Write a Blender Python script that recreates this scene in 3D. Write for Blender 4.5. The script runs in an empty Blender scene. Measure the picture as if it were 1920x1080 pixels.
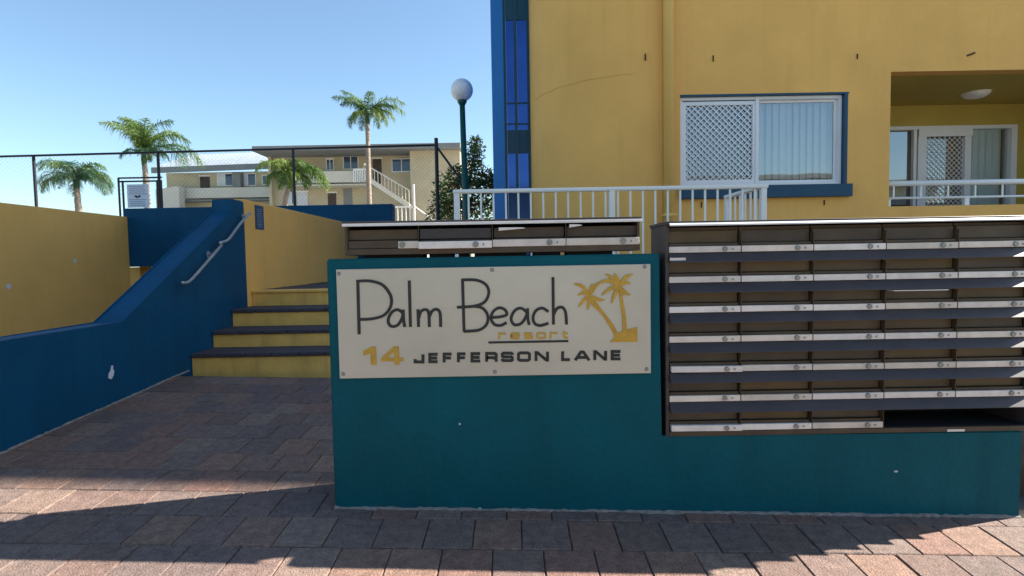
import bpy, bmesh, math, random
from mathutils import Vector, Matrix
R = math.radians
random.seed(7)
sc = bpy.context.scene
C = sc.collection

# ------------------------------------------------------------------ camera, sky, sun, exposure
FPX = 1035.0
EYE = Vector((0, 0, 1.10))
CAMROT = Matrix.Rotation(R(90 - 2.88), 3, 'X') @ Matrix.Rotation(R(-1.0), 3, 'Z')
cam = bpy.data.cameras.new('camera')
cam.sensor_width = 36; cam.lens = 36 * FPX / 1920
cam.clip_start = 0.05; cam.clip_end = 3000
co = bpy.data.objects.new('camera', cam); C.objects.link(co)
co.matrix_world = Matrix.Translation(EYE) @ CAMROT.to_4x4()
sc.camera = co
sc.render.resolution_x = 1024; sc.render.resolution_y = 576

SUN = Vector((1.2, 0.322, 1.0)).normalized()
w = bpy.data.worlds.new('World'); sc.world = w; w.use_nodes = True
wn = w.node_tree.nodes; wl = w.node_tree.links
sky = wn.new('ShaderNodeTexSky'); sky.sky_type = 'NISHITA'; sky.sun_disc = False
sky.sun_elevation = math.asin(SUN.z); sky.sun_rotation = math.atan2(SUN.x, SUN.y)
sky.air_density = 1.0; sky.dust_density = 0.6; sky.ozone_density = 1.6
tint = wn.new('ShaderNodeMix'); tint.data_type = 'RGBA'; tint.blend_type = 'MULTIPLY'; tint.inputs[0].default_value = 1
tint.inputs[7].default_value = (.91, 1.0, .99, 1)
wl.new(sky.outputs[0], tint.inputs[6]); wl.new(tint.outputs[2], wn['Background'].inputs[0]); wn['Background'].inputs[1].default_value = 0.073
sl = bpy.data.lights.new('sun', 'SUN'); sl.energy = 5.0; sl.angle = R(0.5); sl.color = (1, .93, .82)
so = bpy.data.objects.new('sun', sl); C.objects.link(so)
so.rotation_euler = (-SUN).to_track_quat('-Z', 'Y').to_euler(); so.location = (10, 5, 20)
sc.view_settings.view_transform = 'Standard'; sc.view_settings.look = 'None'
sc.view_settings.exposure = 1.7; sc.view_settings.gamma = 1.0
sc.view_settings.use_curve_mapping = False

# ------------------------------------------------------------------ measuring helpers
def ray(px, py):
    return CAMROT @ Vector(((px - 960) / FPX, -(py - 540) / FPX, -1))
def U(px, py, Y):            # survey a point on the frontal plane y = Y
    d = ray(px, py); return EYE + d * (Y / d.y)
def UX(px, py, X):           # survey a point on the side plane x = X
    d = ray(px, py); return EYE + d * (X / d.x)

# ------------------------------------------------------------------ materials
def mat(name, col, rough=.6, metal=0.0, var=0.12, vs=1.5, bump=0.0, bs=60, spec=.4, dirt=0.0, rand=None, island=False, trans=0, scuff=0.0, speck=0.0):
    m = bpy.data.materials.new(name); m.use_nodes = True
    nt = m.node_tree; n = nt.nodes; l = nt.links
    b = n['Principled BSDF']
    b.inputs['Roughness'].default_value = rough; b.inputs['Metallic'].default_value = metal
    b.inputs['Specular IOR Level'].default_value = spec
    tc = n.new('ShaderNodeTexCoord')
    geo = n.new('ShaderNodeNewGeometry')
    pos = geo.outputs['Position']
    base = n.new('ShaderNodeRGB'); base.outputs[0].default_value = (*col, 1)
    src = base.outputs[0]
    if rand:                                       # colour per object or per mesh island
        cr = n.new('ShaderNodeValToRGB'); cr.color_ramp.interpolation = 'CONSTANT'
        els = cr.color_ramp.elements
        for i, c in enumerate(rand):
            e = els[0] if i == 0 else (els[1] if i == 1 else els.new(i / len(rand)))
            e.position = i / len(rand); e.color = (*c, 1)
        if island: l.new(geo.outputs['Random Per Island'], cr.inputs[0])
        else:
            oi = n.new('ShaderNodeObjectInfo'); l.new(oi.outputs['Random'], cr.inputs[0])
        src = cr.outputs[0]
    if var:
        no = n.new('ShaderNodeTexNoise'); no.inputs['Scale'].default_value = vs; no.inputs['Detail'].default_value = 6
        no.inputs['Roughness'].default_value = .65
        l.new(pos, no.inputs['Vector'])
        mr = n.new('ShaderNodeMapRange'); mr.inputs[1].default_value = .3; mr.inputs[2].default_value = .7
        mr.inputs[3].default_value = 1 - var; mr.inputs[4].default_value = 1 + var
        l.new(no.outputs[0], mr.inputs[0])
        vm = n.new('ShaderNodeVectorMath'); vm.operation = 'SCALE'
        l.new(src, vm.inputs[0]); l.new(mr.outputs[0], vm.inputs['Scale']); src = vm.outputs[0]
    if dirt:                                       # streaky weathering running down
        mp = n.new('ShaderNodeMapping'); mp.inputs['Scale'].default_value = (7, 7, .5)
        l.new(pos, mp.inputs[0])
        n2 = n.new('ShaderNodeTexNoise'); n2.inputs['Scale'].default_value = 1; n2.inputs['Detail'].default_value = 8
        l.new(mp.outputs[0], n2.inputs['Vector'])
        m2 = n.new('ShaderNodeMapRange'); m2.inputs[1].default_value = .52; m2.inputs[2].default_value = .75
        m2.inputs[3].default_value = 1; m2.inputs[4].default_value = 1 - dirt
        l.new(n2.outputs[0], m2.inputs[0])
        v2 = n.new('ShaderNodeVectorMath'); v2.operation = 'SCALE'
        l.new(src, v2.inputs[0]); l.new(m2.outputs[0], v2.inputs['Scale']); src = v2.outputs[0]
    if scuff:                                      # rubbed pale marks and old touch-up patches
        mp3 = n.new('ShaderNodeMapping'); mp3.inputs['Scale'].default_value = (5, 5, 13); mp3.inputs['Rotation'].default_value = (.2, .5, .1)
        l.new(pos, mp3.inputs[0])
        n3 = n.new('ShaderNodeTexNoise'); n3.inputs['Scale'].default_value = 1; n3.inputs['Detail'].default_value = 9; n3.inputs['Roughness'].default_value = .75
        l.new(mp3.outputs[0], n3.inputs['Vector'])
        m3 = n.new('ShaderNodeMapRange'); m3.inputs[1].default_value = .62; m3.inputs[2].default_value = .72; m3.inputs[3].default_value = 0; m3.inputs[4].default_value = scuff
        l.new(n3.outputs[0], m3.inputs[0])
        x3 = n.new('ShaderNodeMix'); x3.data_type = 'RGBA'; x3.inputs[7].default_value = (.35, .36, .36, 1)
        l.new(m3.outputs[0], x3.inputs[0]); l.new(src, x3.inputs[6]); src = x3.outputs[2]
    if speck:                                      # exposed aggregate grains
        n4 = n.new('ShaderNodeTexNoise'); n4.inputs['Scale'].default_value = 170; n4.inputs['Detail'].default_value = 2
        l.new(pos, n4.inputs['Vector'])
        m4 = n.new('ShaderNodeMapRange'); m4.inputs[1].default_value = .35; m4.inputs[2].default_value = .65; m4.inputs[3].default_value = 1 - speck; m4.inputs[4].default_value = 1 + speck
        l.new(n4.outputs[0], m4.inputs[0])
        v4 = n.new('ShaderNodeVectorMath'); v4.operation = 'SCALE'
        l.new(src, v4.inputs[0]); l.new(m4.outputs[0], v4.inputs['Scale']); src = v4.outputs[0]
    l.new(src, b.inputs['Base Color'])
    if bump:
        nb = n.new('ShaderNodeTexNoise'); nb.inputs['Scale'].default_value = bs; nb.inputs['Detail'].default_value = 5
        l.new(pos, nb.inputs['Vector'])
        bp = n.new('ShaderNodeBump'); bp.inputs['Strength'].default_value = bump; bp.inputs['Distance'].default_value = .01
        l.new(nb.outputs[0], bp.inputs['Height']); l.new(bp.outputs[0], b.inputs['Normal'])
    if trans:
        tr = n.new('ShaderNodeBsdfTranslucent'); l.new(src, tr.inputs[0])
        mx = n.new('ShaderNodeMixShader'); mx.inputs[0].default_value = trans
        l.new(b.outputs[0], mx.inputs[1]); l.new(tr.outputs[0], mx.inputs[2])
        l.new(mx.outputs[0], n['Material Output'].inputs[0])
    return m
def glass_mat(name, tint, refl):
    m = bpy.data.materials.new(name); m.use_nodes = True
    nt = m.node_tree; n = nt.nodes; l = nt.links; n.remove(n['Principled BSDF'])
    t = n.new('ShaderNodeBsdfTransparent'); t.inputs[0].default_value = (*tint, 1)
    g = n.new('ShaderNodeBsdfGlossy'); g.inputs['Roughness'].default_value = .02; g.inputs[0].default_value = (.95, .98, 1, 1)
    fr = n.new('ShaderNodeFresnel'); fr.inputs[0].default_value = 1.5
    ad = n.new('ShaderNodeMath'); ad.inputs[1].default_value = refl; ad.use_clamp = True
    l.new(fr.outputs[0], ad.inputs[0])
    no = n.new('ShaderNodeTexNoise'); no.inputs['Scale'].default_value = 1.1
    bp = n.new('ShaderNodeBump'); bp.inputs['Strength'].default_value = .04; bp.inputs['Distance'].default_value = .05
    geo = n.new('ShaderNodeNewGeometry'); l.new(geo.outputs['Position'], no.inputs['Vector'])
    l.new(no.outputs[0], bp.inputs['Height']); l.new(bp.outputs[0], g.inputs['Normal'])
    mx = n.new('ShaderNodeMixShader'); l.new(ad.outputs[0], mx.inputs[0])
    l.new(t.outputs[0], mx.inputs[1]); l.new(g.outputs[0], mx.inputs[2]); l.new(mx.outputs[0], n['Material Output'].inputs[0])
    return m

YEL = mat('yellow_render', (.82, .445, .115), .75, var=.09, vs=.9, bump=.28, bs=32, dirt=.06, scuff=.06)
YEL2 = mat('yellow_stair_paint', (.90, .50, .12), .75, var=.14, vs=5, bump=.25, bs=45, dirt=.25)
TEAL = mat('teal_paint', (.001, .084, .108), .6, var=.16, vs=1.8, bump=.38, bs=30, dirt=.14, spec=.14, scuff=.05)
BLUE = mat('blue_paint', (.001, .060, .135), .6, var=.18, vs=1.6, bump=.38, bs=30, dirt=.16, spec=.16, scuff=.05)
NAVY = mat('blue_trim', (.002, .055, .11), .45, var=.1)
COLB = mat('bright_blue_metal', (.01, .16, .50), .35, var=.08)
PAVC = [(0.193, 0.11, 0.085), (0.16, 0.114, 0.096), (0.197, 0.136, 0.108), (0.153, 0.1, 0.082), (0.204, 0.125, 0.093), (0.169, 0.112, 0.093), (0.139, 0.099, 0.087)]
PAV = mat('paver', (.2, .2, .2), .85, var=.3, vs=26, bump=.6, bs=140, speck=.28, rand=PAVC)
PAVI = mat('paver_far', (.2, .2, .2), .85, var=.3, vs=26, bump=.6, bs=140, speck=.28, rand=PAVC, island=True)
SAND = mat('joint_sand', (.085, .07, .06), .95, var=.3, vs=20, bump=.3)
TREAD = mat('dark_tread_brick', (.065, .055, .062), .8, var=.3, vs=20, bump=.5, bs=90)
CONC = mat('concrete', (.3, .29, .27), .9, var=.15, vs=2, bump=.3)
ASPH = mat('asphalt', (.14, .135, .13), .95, var=.25, vs=15, bump=.5, bs=120)
SOIL = mat('soil', (.08, .06, .04), .95, var=.3, vs=6, bump=.5)
LAWN = mat('grass_ground', (.06, .09, .03), .95, var=.3, vs=3, bump=.5)
SLATE = mat('slate_metal', (.050, .041, .042), .42, var=.2, vs=9, bump=.03)
BROWN = mat('brown_powdercoat', (.075, .050, .030), .55, var=.25, vs=7, bump=.04)
BROWN2 = mat('brown_flap', (.08, .055, .03), .5, var=.3, vs=5, rand=[(.085, .058, .030), (.070, .052, .034), (.10, .066, .028), (.075, .056, .036)])
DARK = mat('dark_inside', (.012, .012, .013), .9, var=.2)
STRIP = mat('pale_name_strip', (.76, .67, .57), .45, var=.14, vs=14, rand=[(.74, .65, .55), (.66, .59, .52), (.80, .73, .66), (.62, .55, .46), (.72, .66, .60)])
ALU = mat('aluminium_edge', (.72, .70, .68), .35, metal=.25, var=.1, vs=10)
LOCK = mat('lock_metal', (.26, .27, .26), .4, metal=.6, var=.2, vs=50)
WHITE = mat('white_paint', (.86, .84, .80), .45, var=.06)
FRAME = mat('white_frame', (.78, .78, .79), .4, var=.05)
PLATE = None
INK = mat('black_lettering', (.022, .024, .024), .5, var=.1)
GOLD = mat('gold_lettering', (.52, .30, .035), .45, var=.18, vs=25)
STEEL = mat('galvanised_tube', (.42, .43, .44), .35, metal=.7, var=.2, vs=15)
BLACK = mat('black_fence_paint', (.014, .014, .018), .5, var=.15)
WIRE = mat('dark_wire', (.05, .055, .06), .6, var=.1)
GREEN = mat('dark_green_post', (.01, .085, .065), .4, var=.1)
GLOBE = mat('opal_globe', (.88, .84, .84), .3, var=.12, vs=14)
BLIND = mat('blind_fabric', (.58, .62, .60), .8, var=.08, vs=3)
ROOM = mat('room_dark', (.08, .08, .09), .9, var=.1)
YEL3 = mat('balcony_shade_yellow', (.50, .37, .085), .8, var=.1, vs=1, bump=.2, bs=32)  # facade yellow darkened for the recess, offsetting the orange of bounced light
PIPE = mat('yellow_pipe', (.80, .50, .15), .5, var=.06)
CREAM = mat('cream_brick_far', (.50, .43, .29), .85, var=.1, vs=1.2)
CREAM2 = mat('pale_render_far', (.62, .58, .49), .85, var=.07, vs=.6)
FASC = mat('grey_fascia', (.20, .21, .21), .6, var=.1)
TINR = mat('pale_tin_roof', (.55, .62, .68), .4, var=.05)
FARGL = mat('far_window_glass', (.03, .05, .09), .08, var=.4, vs=.7, spec=.8)
FARWH = mat('far_curtain', (.6, .62, .66), .7, var=.1)
DOORB = mat('brown_door', (.06, .04, .03), .6, var=.2)
FROND = mat('palm_green', (.085, .15, .03), .5, var=.4, vs=2.5, trans=.45)
FROND2 = mat('palm_dark_green', (.035, .09, .04), .5, var=.4, vs=2.5, trans=.35)
FROND3 = mat('palm_yellow_green', (.15, .22, .035), .5, var=.35, vs=2.5, trans=.45)
TRUNK = mat('palm_trunk', (.25, .205, .165), .9, var=.35, vs=9, bump=.8, bs=16)
BARK = mat('tree_bark', (.10, .07, .05), .9, var=.3, vs=9, bump=.6, bs=25)
LEAF = mat('tree_leaf', (.075, .13, .035), .55, var=.6, vs=3, trans=.3)
LEAFR = mat('tree_leaf_rusty', (.22, .13, .06), .6, var=.5, vs=4, trans=.3)
CHIP = mat('pale_plaster_chip', (.6, .62, .65), .9, var=.1)
RUST = mat('rusty_metal', (.07, .035, .02), .9, var=.3, vs=40)
PAPER = mat('paper', (.75, .72, .66), .8, var=.05)
BOARD = mat('notice_board_white', (.62, .66, .74), .6, var=.06)
GREYTX = mat('faded_print', (.22, .25, .32), .7, var=.2, vs=30)
PLQ = mat('plaque_blue', (.015, .055, .14), .5, var=.3, vs=30)
GLASS = glass_mat('window_glass', (.82, .90, .92), .24)
GLASSB = glass_mat('blue_tint_glass', (.10, .22, .55), .10)
BGL = mat('blue_mirror_glass', (.035, .085, .27), .06, metal=.9, var=.15, vs=1, spec=1.0)
def plate_mat():
    m = mat('brushed_plate', (.50, .48, .42), .33, metal=.55, var=.1, vs=1.3)
    n = m.node_tree.nodes; l = m.node_tree.links
    g = n.new('ShaderNodeNewGeometry'); mp = n.new('ShaderNodeMapping'); mp.inputs['Scale'].default_value = (3, 3, 260)
    no = n.new('ShaderNodeTexNoise'); no.inputs['Scale'].default_value = 1; no.inputs['Detail'].default_value = 4
    l.new(g.outputs['Position'], mp.inputs[0]); l.new(mp.outputs[0], no.inputs['Vector'])
    b = n.new('ShaderNodeBump'); b.inputs['Strength'].default_value = .08; b.inputs['Distance'].default_value = .002
    l.new(no.outputs[0], b.inputs['Height']); l.new(b.outputs[0], n['Principled BSDF'].inputs['Normal'])
    return m
PLATE = plate_mat()

# ------------------------------------------------------------------ mesh helpers
def wloc(o):
    v = Vector((0, 0, 0))
    while o: v += o.location; o = o.parent
    return v
def obj(name, bm, m, parent=None, origin=None, smooth=False):
    """links bm (vertices in world metres) as one mesh object; the origin goes to the parent's base"""
    base = Vector(origin) if origin is not None else (wloc(parent) if parent else Vector((0, 0, 0)))
    bmesh.ops.translate(bm, verts=bm.verts, vec=-base)
    bmesh.ops.recalc_face_normals(bm, faces=bm.faces)
    me = bpy.data.meshes.new(name); bm.to_mesh(me); bm.free()
    for x in (m if isinstance(m, (list, tuple)) else [m]): me.materials.append(x)
    if smooth:
        for p in me.polygons: p.use_smooth = True
    o = bpy.data.objects.new(name, me); C.objects.link(o)
    if parent: o.parent = parent; o.location = base - wloc(parent)
    else: o.location = base
    return o
def thing(name, label, cat, loc, group=None):
    o = bpy.data.objects.new(name, None); C.objects.link(o); o.location = loc
    o.empty_display_size = .2
    o['label'] = label; o['category'] = cat
    if group: o['group'] = group
    return o
def tag(o, label, cat, group=None):
    o['label'] = label; o['category'] = cat
    if group: o['group'] = group
    return o
def B(): return bmesh.new()
def box(bm, x0, x1, y0, y1, z0, z1):
    v = [bm.verts.new(p) for p in ((x0,y0,z0),(x1,y0,z0),(x1,y1,z0),(x0,y1,z0),(x0,y0,z1),(x1,y0,z1),(x1,y1,z1),(x0,y1,z1))]
    for f in ((0,3,2,1),(4,5,6,7),(0,1,5,4),(1,2,6,5),(2,3,7,6),(3,0,4,7)): bm.faces.new([v[i] for i in f])
    return v
def bev(bm, w=.004, seg=1):
    bmesh.ops.bevel(bm, geom=list(bm.edges), offset=w, segments=seg, affect='EDGES', clamp_overlap=True)
    return bm
def bbox(x0, x1, y0, y1, z0, z1, w=.004):
    bm = B(); box(bm, x0, x1, y0, y1, z0, z1)
    if w: bev(bm, w)
    return bm
def prism(bm, pts, axis, a, b):
    """extrude polygon pts (2D) along axis from a to b"""
    def P(p, t):
        return (t, p[0], p[1]) if axis == 'x' else ((p[0], t, p[1]) if axis == 'y' else (p[0], p[1], t))
    A_ = [bm.verts.new(P(p, a)) for p in pts]; B_ = [bm.verts.new(P(p, b)) for p in pts]
    bm.faces.new(A_); bm.faces.new(B_[::-1])
    for i in range(len(pts)):
        j = (i + 1) % len(pts); bm.faces.new((A_[i], A_[j], B_[j], B_[i]))
def tube(bm, pts, r, seg=8, caps=True):
    pts = [Vector(p) for p in pts]; rings = []
    rr = r if isinstance(r, (list, tuple)) else [r] * len(pts)
    for i, p in enumerate(pts):
        t = (pts[min(i + 1, len(pts) - 1)] - pts[max(i - 1, 0)]).normalized()
        up = Vector((0, 0, 1)) if abs(t.z) < .9 else Vector((0, 1, 0))
        a = t.cross(up).normalized(); b = t.cross(a).normalized()
        rings.append([bm.verts.new(p + (a * math.cos(k * 2 * math.pi / seg) + b * math.sin(k * 2 * math.pi / seg)) * rr[i]) for k in range(seg)])
    for i in range(len(rings) - 1):
        for k in range(seg):
            j = (k + 1) % seg; bm.faces.new((rings[i][k], rings[i][j], rings[i + 1][j], rings[i + 1][k]))
    if caps: bm.faces.new(rings[0]); bm.faces.new(rings[-1][::-1])
def smoothline(pts, n=6):
    out = []
    P = [Vector(p) for p in pts]
    for i in range(len(P) - 1):
        p0 = P[max(i - 1, 0)]; p1 = P[i]; p2 = P[i + 1]; p3 = P[min(i + 2, len(P) - 1)]
        for k in range(n):
            t = k / n
            out.append(.5 * ((2 * p1) + (p2 - p0) * t + (2 * p0 - 5 * p1 + 4 * p2 - p3) * t * t + (3 * p1 - p0 - 3 * p2 + p3) * t ** 3))
    out.append(P[-1]); return out

# ------------------------------------------------------------------ main levels
D = 2.4                                   # front face of the sign wall
BL = U(628, 952, D); BRt = U(1908, 969, D); ST = U(370, 693, 4.7)
gb = (BRt.z - BL.z) / (BRt.x - BL.x)
gc = (ST.z - BL.z - gb * (ST.x - BL.x)) / (4.7 - D)
def zg(x, y): return BL.z + gb * (x - BL.x) + gc * (y - D)
XW = -2.77                                # stair side wall face
LAND = U(560, 543, 5.85).z
print('ground', zg(0, D), 'slopes', gb, gc, 'landing', LAND)

def slab(name, corners, m, thick=.3):
    bm = B(); top = [bm.verts.new(c) for c in corners]; bot = [bm.verts.new((c[0], c[1], c[2] - thick)) for c in corners]
    bm.faces.new(top); bm.faces.new(bot[::-1]); n = len(corners)
    for i in range(n): bm.faces.new((top[i], top[(i + 1) % n], bot[(i + 1) % n], bot[i]))
    o = obj(name, bm, m); o['kind'] = 'structure'; return o

bm = B(); v = [bm.verts.new(p) for p in ((-900, -900, -1.9), (900, -900, -1.9), (900, 1500, -1.9), (-900, 1500, -1.9))]; bm.faces.new(v)
o = obj('ground', bm, LAWN); o['kind'] = 'structure'
slab('road', [(-40, -7.5, zg(-3, -1) - .12), (40, -7.5, zg(-3, -1) - .42), (40, -.06, zg(3, 0) - .17), (-40, -.06, zg(-3, 0) - .12)], ASPH)
slab('kerb', [(-40, -.05, zg(-3, .1) + .0), (40, -.05, zg(3, .1)), (40, .1, zg(3, .1)), (-40, .1, zg(-3, .1))], CONC, .5)
slab('far_footpath', [(-40, -10.5, zg(-3, -1)), (40, -10.5, zg(-3, -1) - .3), (40, -7.6, zg(-3, -1) - .3), (-40, -7.6, zg(-3, -1))], CONC, .5)
def pz(x, y, dz=0): return (x, y, zg(max(-12, min(12, x)), y) + dz)
bedc = -.062
pave = slab('pavement', [pz(-12, .11, bedc), pz(12, .11, bedc), pz(12, 4.72, bedc), pz(XW - .001, 4.72, bedc), pz(XW - .001, D + .3, bedc), pz(-12, D + .3, bedc)], SAND, .5)
for xa, xb in ((-12, -3.95), (3.95, 12)):  # unseen pale side slabs, added to bounce more sun onto the facade
    slab('bounce_footpath', [pz(xa, .11, -.004), pz(xb, .11, -.004), pz(xb, D + .2, -.004), pz(xa, D + .2, -.004)], CONC, .05)
pave['label'] = 'bed of the multicoloured brick pavement under the paver joints'
slab('driveway', [(-6.9, D + .31, zg(-5, D) - .1), (XW - .2, D + .31, zg(-3, D) - .1), (XW - .2, 26, -1.2), (-6.9, 26, -1.2)], CONC, .3)
slab('terrace', [(XW, 6.0, LAND - .012), (30, 6.0, LAND - .012), (30, 80, LAND - .012), (XW, 80, LAND - .012)], CONC, .6)
slab('pool_deck', [(-40, 10.3, 1.35), (XW - .01, 10.3, 1.35), (XW - .01, 80, 1.35), (-40, 80, 1.35)], CONC, .25)
slab('garden_bed', [(-.6, D + .32, zg(0, 3) + .02), (12, D + .32, zg(3, 3) + .02), (12, 5.84, .5), (-.6, 5.84, .5)], SOIL, .5)

# ------------------------------------------------------------------ pavers
PL, PW, G = .196, .218, .003
slots = []
row = 0; y = .14
while y < 4.68:
    x = -3.6 + (row % 2) * PL / 2 + random.uniform(-.02, .02)
    while x < 3.9:
        y1 = y + PW
        if (x + PL > XW + .01 or y1 < D + .28) and y1 < 4.70 and not (x + PL > BL.x + .01 and y1 > D + .0 and x > BL.x - PL) and not (x > BL.x and y > D - PW):
            # crop pieces that meet a wall
            xa, xb = x, x + PL - G
            if y1 > D + .28 and xa < XW + .006: xa = XW + .006
            if xb - xa > .03: slots.append([xa, xb, y, y1 - G])
        x += PL
    y += PW; row += 1
# cut course along the foot of the wall
x = BL.x - .02
yl = max(s[3] for s in slots if s[0] > 0) + G
while x < 3.8:
    slots.append([x, x + PL - G, yl, D - .004]); x += PL
# column of cut pavers beside the wall end
xe = {}
for s in slots:
    if s[2] > D - PW and s[1] < BL.x: xe[round(s[2], 4)] = max(s[1], xe.get(round(s[2], 4), -9))
for yy, xm in xe.items():
    if BL.x + .12 - xm > .03: slots.append([xm + G, BL.x + (-.004 if yy < D + .26 else .12), yy, yy + PW - G])
    if yy > D + .3: slots.append([BL.x + .126, BL.x + .35, yy, yy + PW - G])
def inview(s):
    c = Vector(((s[0] + s[1]) / 2, (s[2] + s[3]) / 2, 0)); c.z = zg(c.x, c.y)
    q = CAMROT.transposed() @ (c - EYE)
    if q.z > -.1: return False
    u = 960 + FPX * q.x / -q.z; vv = 540 - FPX * q.y / -q.z
    return -140 < u < 2060 and vv < 1150
vis = sorted([s for s in slots if inview(s)], key=lambda s: (s[2]))
near, far = vis[:300], vis[300:]
far += [s for s in slots if not inview(s)]
cache = {}
tiltm = Matrix.Rotation(-math.atan(gb), 4, 'Y') @ Matrix.Rotation(math.atan(gc), 4, 'X')
def paver_bm(wx, wy, th=.06):
    bm = B(); box(bm, -wx / 2, wx / 2, -wy / 2, wy / 2, -th, 0)
    es = [e for e in bm.edges if all(v.co.z > -.001 for v in e.verts)]
    bmesh.ops.bevel(bm, geom=es, offset=.004, segments=1, affect='EDGES'); return bm
for s in near:
    wx, wy = s[1] - s[0], s[3] - s[2]; k = (round(wx, 3), round(wy, 3))
    if k not in cache:
        bm = paver_bm(*k); me = bpy.data.meshes.new('paver'); bm.to_mesh(me); bm.free(); me.materials.append(PAV); cache[k] = me
    o = bpy.data.objects.new('paver', cache[k]); C.objects.link(o); o.parent = pave
    cx, cy = (s[0] + s[1]) / 2, (s[2] + s[3]) / 2
    o.location = (cx, cy, zg(cx, cy) + random.uniform(-.0022, .0016))
    o.rotation_euler = (math.atan(gc) + random.uniform(-.005, .005), -math.atan(gb) + random.uniform(-.005, .005), random.uniform(-.006, .006))
bm = B()
for s in far:
    t = paver_bm(s[1] - s[0], s[3] - s[2]); cx, cy = (s[0] + s[1]) / 2, (s[2] + s[3]) / 2
    bmesh.ops.transform(t, matrix=Matrix.Translation((cx, cy, zg(cx, cy) + random.uniform(-.0022, .0016))) @ tiltm, verts=t.verts)
    me = bpy.data.meshes.new('t'); t.to_mesh(me); t.free(); bm.from_mesh(me); bpy.data.meshes.remove(me)
o = obj('paving', bm, PAVI, pave); o['kind'] = 'stuff'

# ------------------------------------------------------------------ front sign wall
TL = U(612, 487, D); TR = U(1237, 474, D)
XL = (BL.x + TL.x) / 2; XM = TR.x; ZT = (TL.z + TR.z) / 2
XR = U(1915, 890, D).x
ZM = (U(1255, 821, D).z + U(1915, 806, D).z) / 2
TH = .25
t = thing('front_wall', 'teal painted low wall along the pavement carrying the name sign and the letterboxes', 'wall', (XL, D, zg(XL, D)))
bm = B()
prism(bm, [(XL, -.4), (XR, -.4), (XR, ZM), (XM, ZM), (XM, ZT), (XL, ZT)], 'y', D, D + TH)
bev(bm, .006, 2); obj('wall', bm, TEAL, t)
for (px, py, w_, h_) in ((862, 795, .007, .005), (1680, 884, .011, .005), (1275, 962, .008, .004), (900, 953, .006, .004)):
    p = U(px, py, D); bm = B()
    pts = [(p.x + w_ * math.cos(a) * random.uniform(.6, 1), p.z + h_ * math.sin(a) * random.uniform(.6, 1)) for a in [k * math.pi / 4 for k in range(8)]]
    prism(bm, pts, 'y', D - .0015, D + .002); obj('paint_chip', bm, CHIP, t)
print('wall', XL, XM, XR, 'top', ZT, 'mid', ZM)

# rough mortar fillet and grit where walls meet the paving
def fillet(name, parent, pts, m):
    bm = B(); rings = []
    for (x_, y_, nx, ny) in pts:
        h_ = random.uniform(.004, .013); o_ = random.uniform(.006, .018); g_ = zg(x_, y_)
        rings.append([bm.verts.new(q) for q in ((x_ - nx * .003, y_ - ny * .003, g_ + h_), (x_ + nx * o_ * .5, y_ + ny * o_ * .5, g_ + h_ * .6), (x_ + nx * o_, y_ + ny * o_, g_ - .004), (x_ - nx * .003, y_ - ny * .003, g_ - .01))])
    for a_, b_ in zip(rings, rings[1:]):
        for k in range(3): bm.faces.new((a_[k], a_[k + 1], b_[k + 1], b_[k]))
    return obj(name, bm, m, parent)
GROUT = mat('grout_fillet', (.22, .20, .18), .95, var=.35, vs=30, bump=.5)
n_ = int((XR - XL) / .022); fillet('mortar_fillet', t, [(XL + (XR - XL) * i / n_, D, 0, -1) for i in range(n_ + 1)], GROUT)
FILLET_LEFT = [(XW, 1.9 + i * .022, 1, 0) for i in range(int(2.8 / .022))]

# ------------------------------------------------------------------ name sign
SY = D - .012
s0 = U(633, 506, D); s1 = U(1219, 494, D); s2 = U(637, 709, D); s3 = U(1219, 699, D)
sx0, sx1 = (s0.x + s2.x) / 2, (s1.x + s3.x) / 2; sz1, sz0 = (s0.z + s1.z) / 2, (s2.z + s3.z) / 2
sign = thing('name_sign', 'brushed metal sign reading Palm Beach resort 14 JEFFERSON LANE with two gold palms', 'sign', (sx0, SY, sz0))
obj('plate', bbox(sx0, sx1, SY, D - .001, sz0, sz1, .0015), PLATE, sign)
for px, py in ((637, 513), (923, 506), (1208, 500), (645, 700), (928, 696), (1211, 691)):
    p = U(px, py, D); bm = B()
    bmesh.ops.create_cone(bm, cap_ends=True, segments=14, radius1=.009, radius2=.006, depth=.005, matrix=Matrix.Translation((p.x, SY - .0025, p.z)) @ Matrix.Rotation(R(90), 4, 'X'))
    obj('screw', bm, LOCK, sign)
def Z3(x, y): p = U(600 + x / 3, 380 + y / 3, D); return Vector((p.x, p.z))
PXM = D / FPX / 3                                # metres per enlarged pixel
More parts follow.
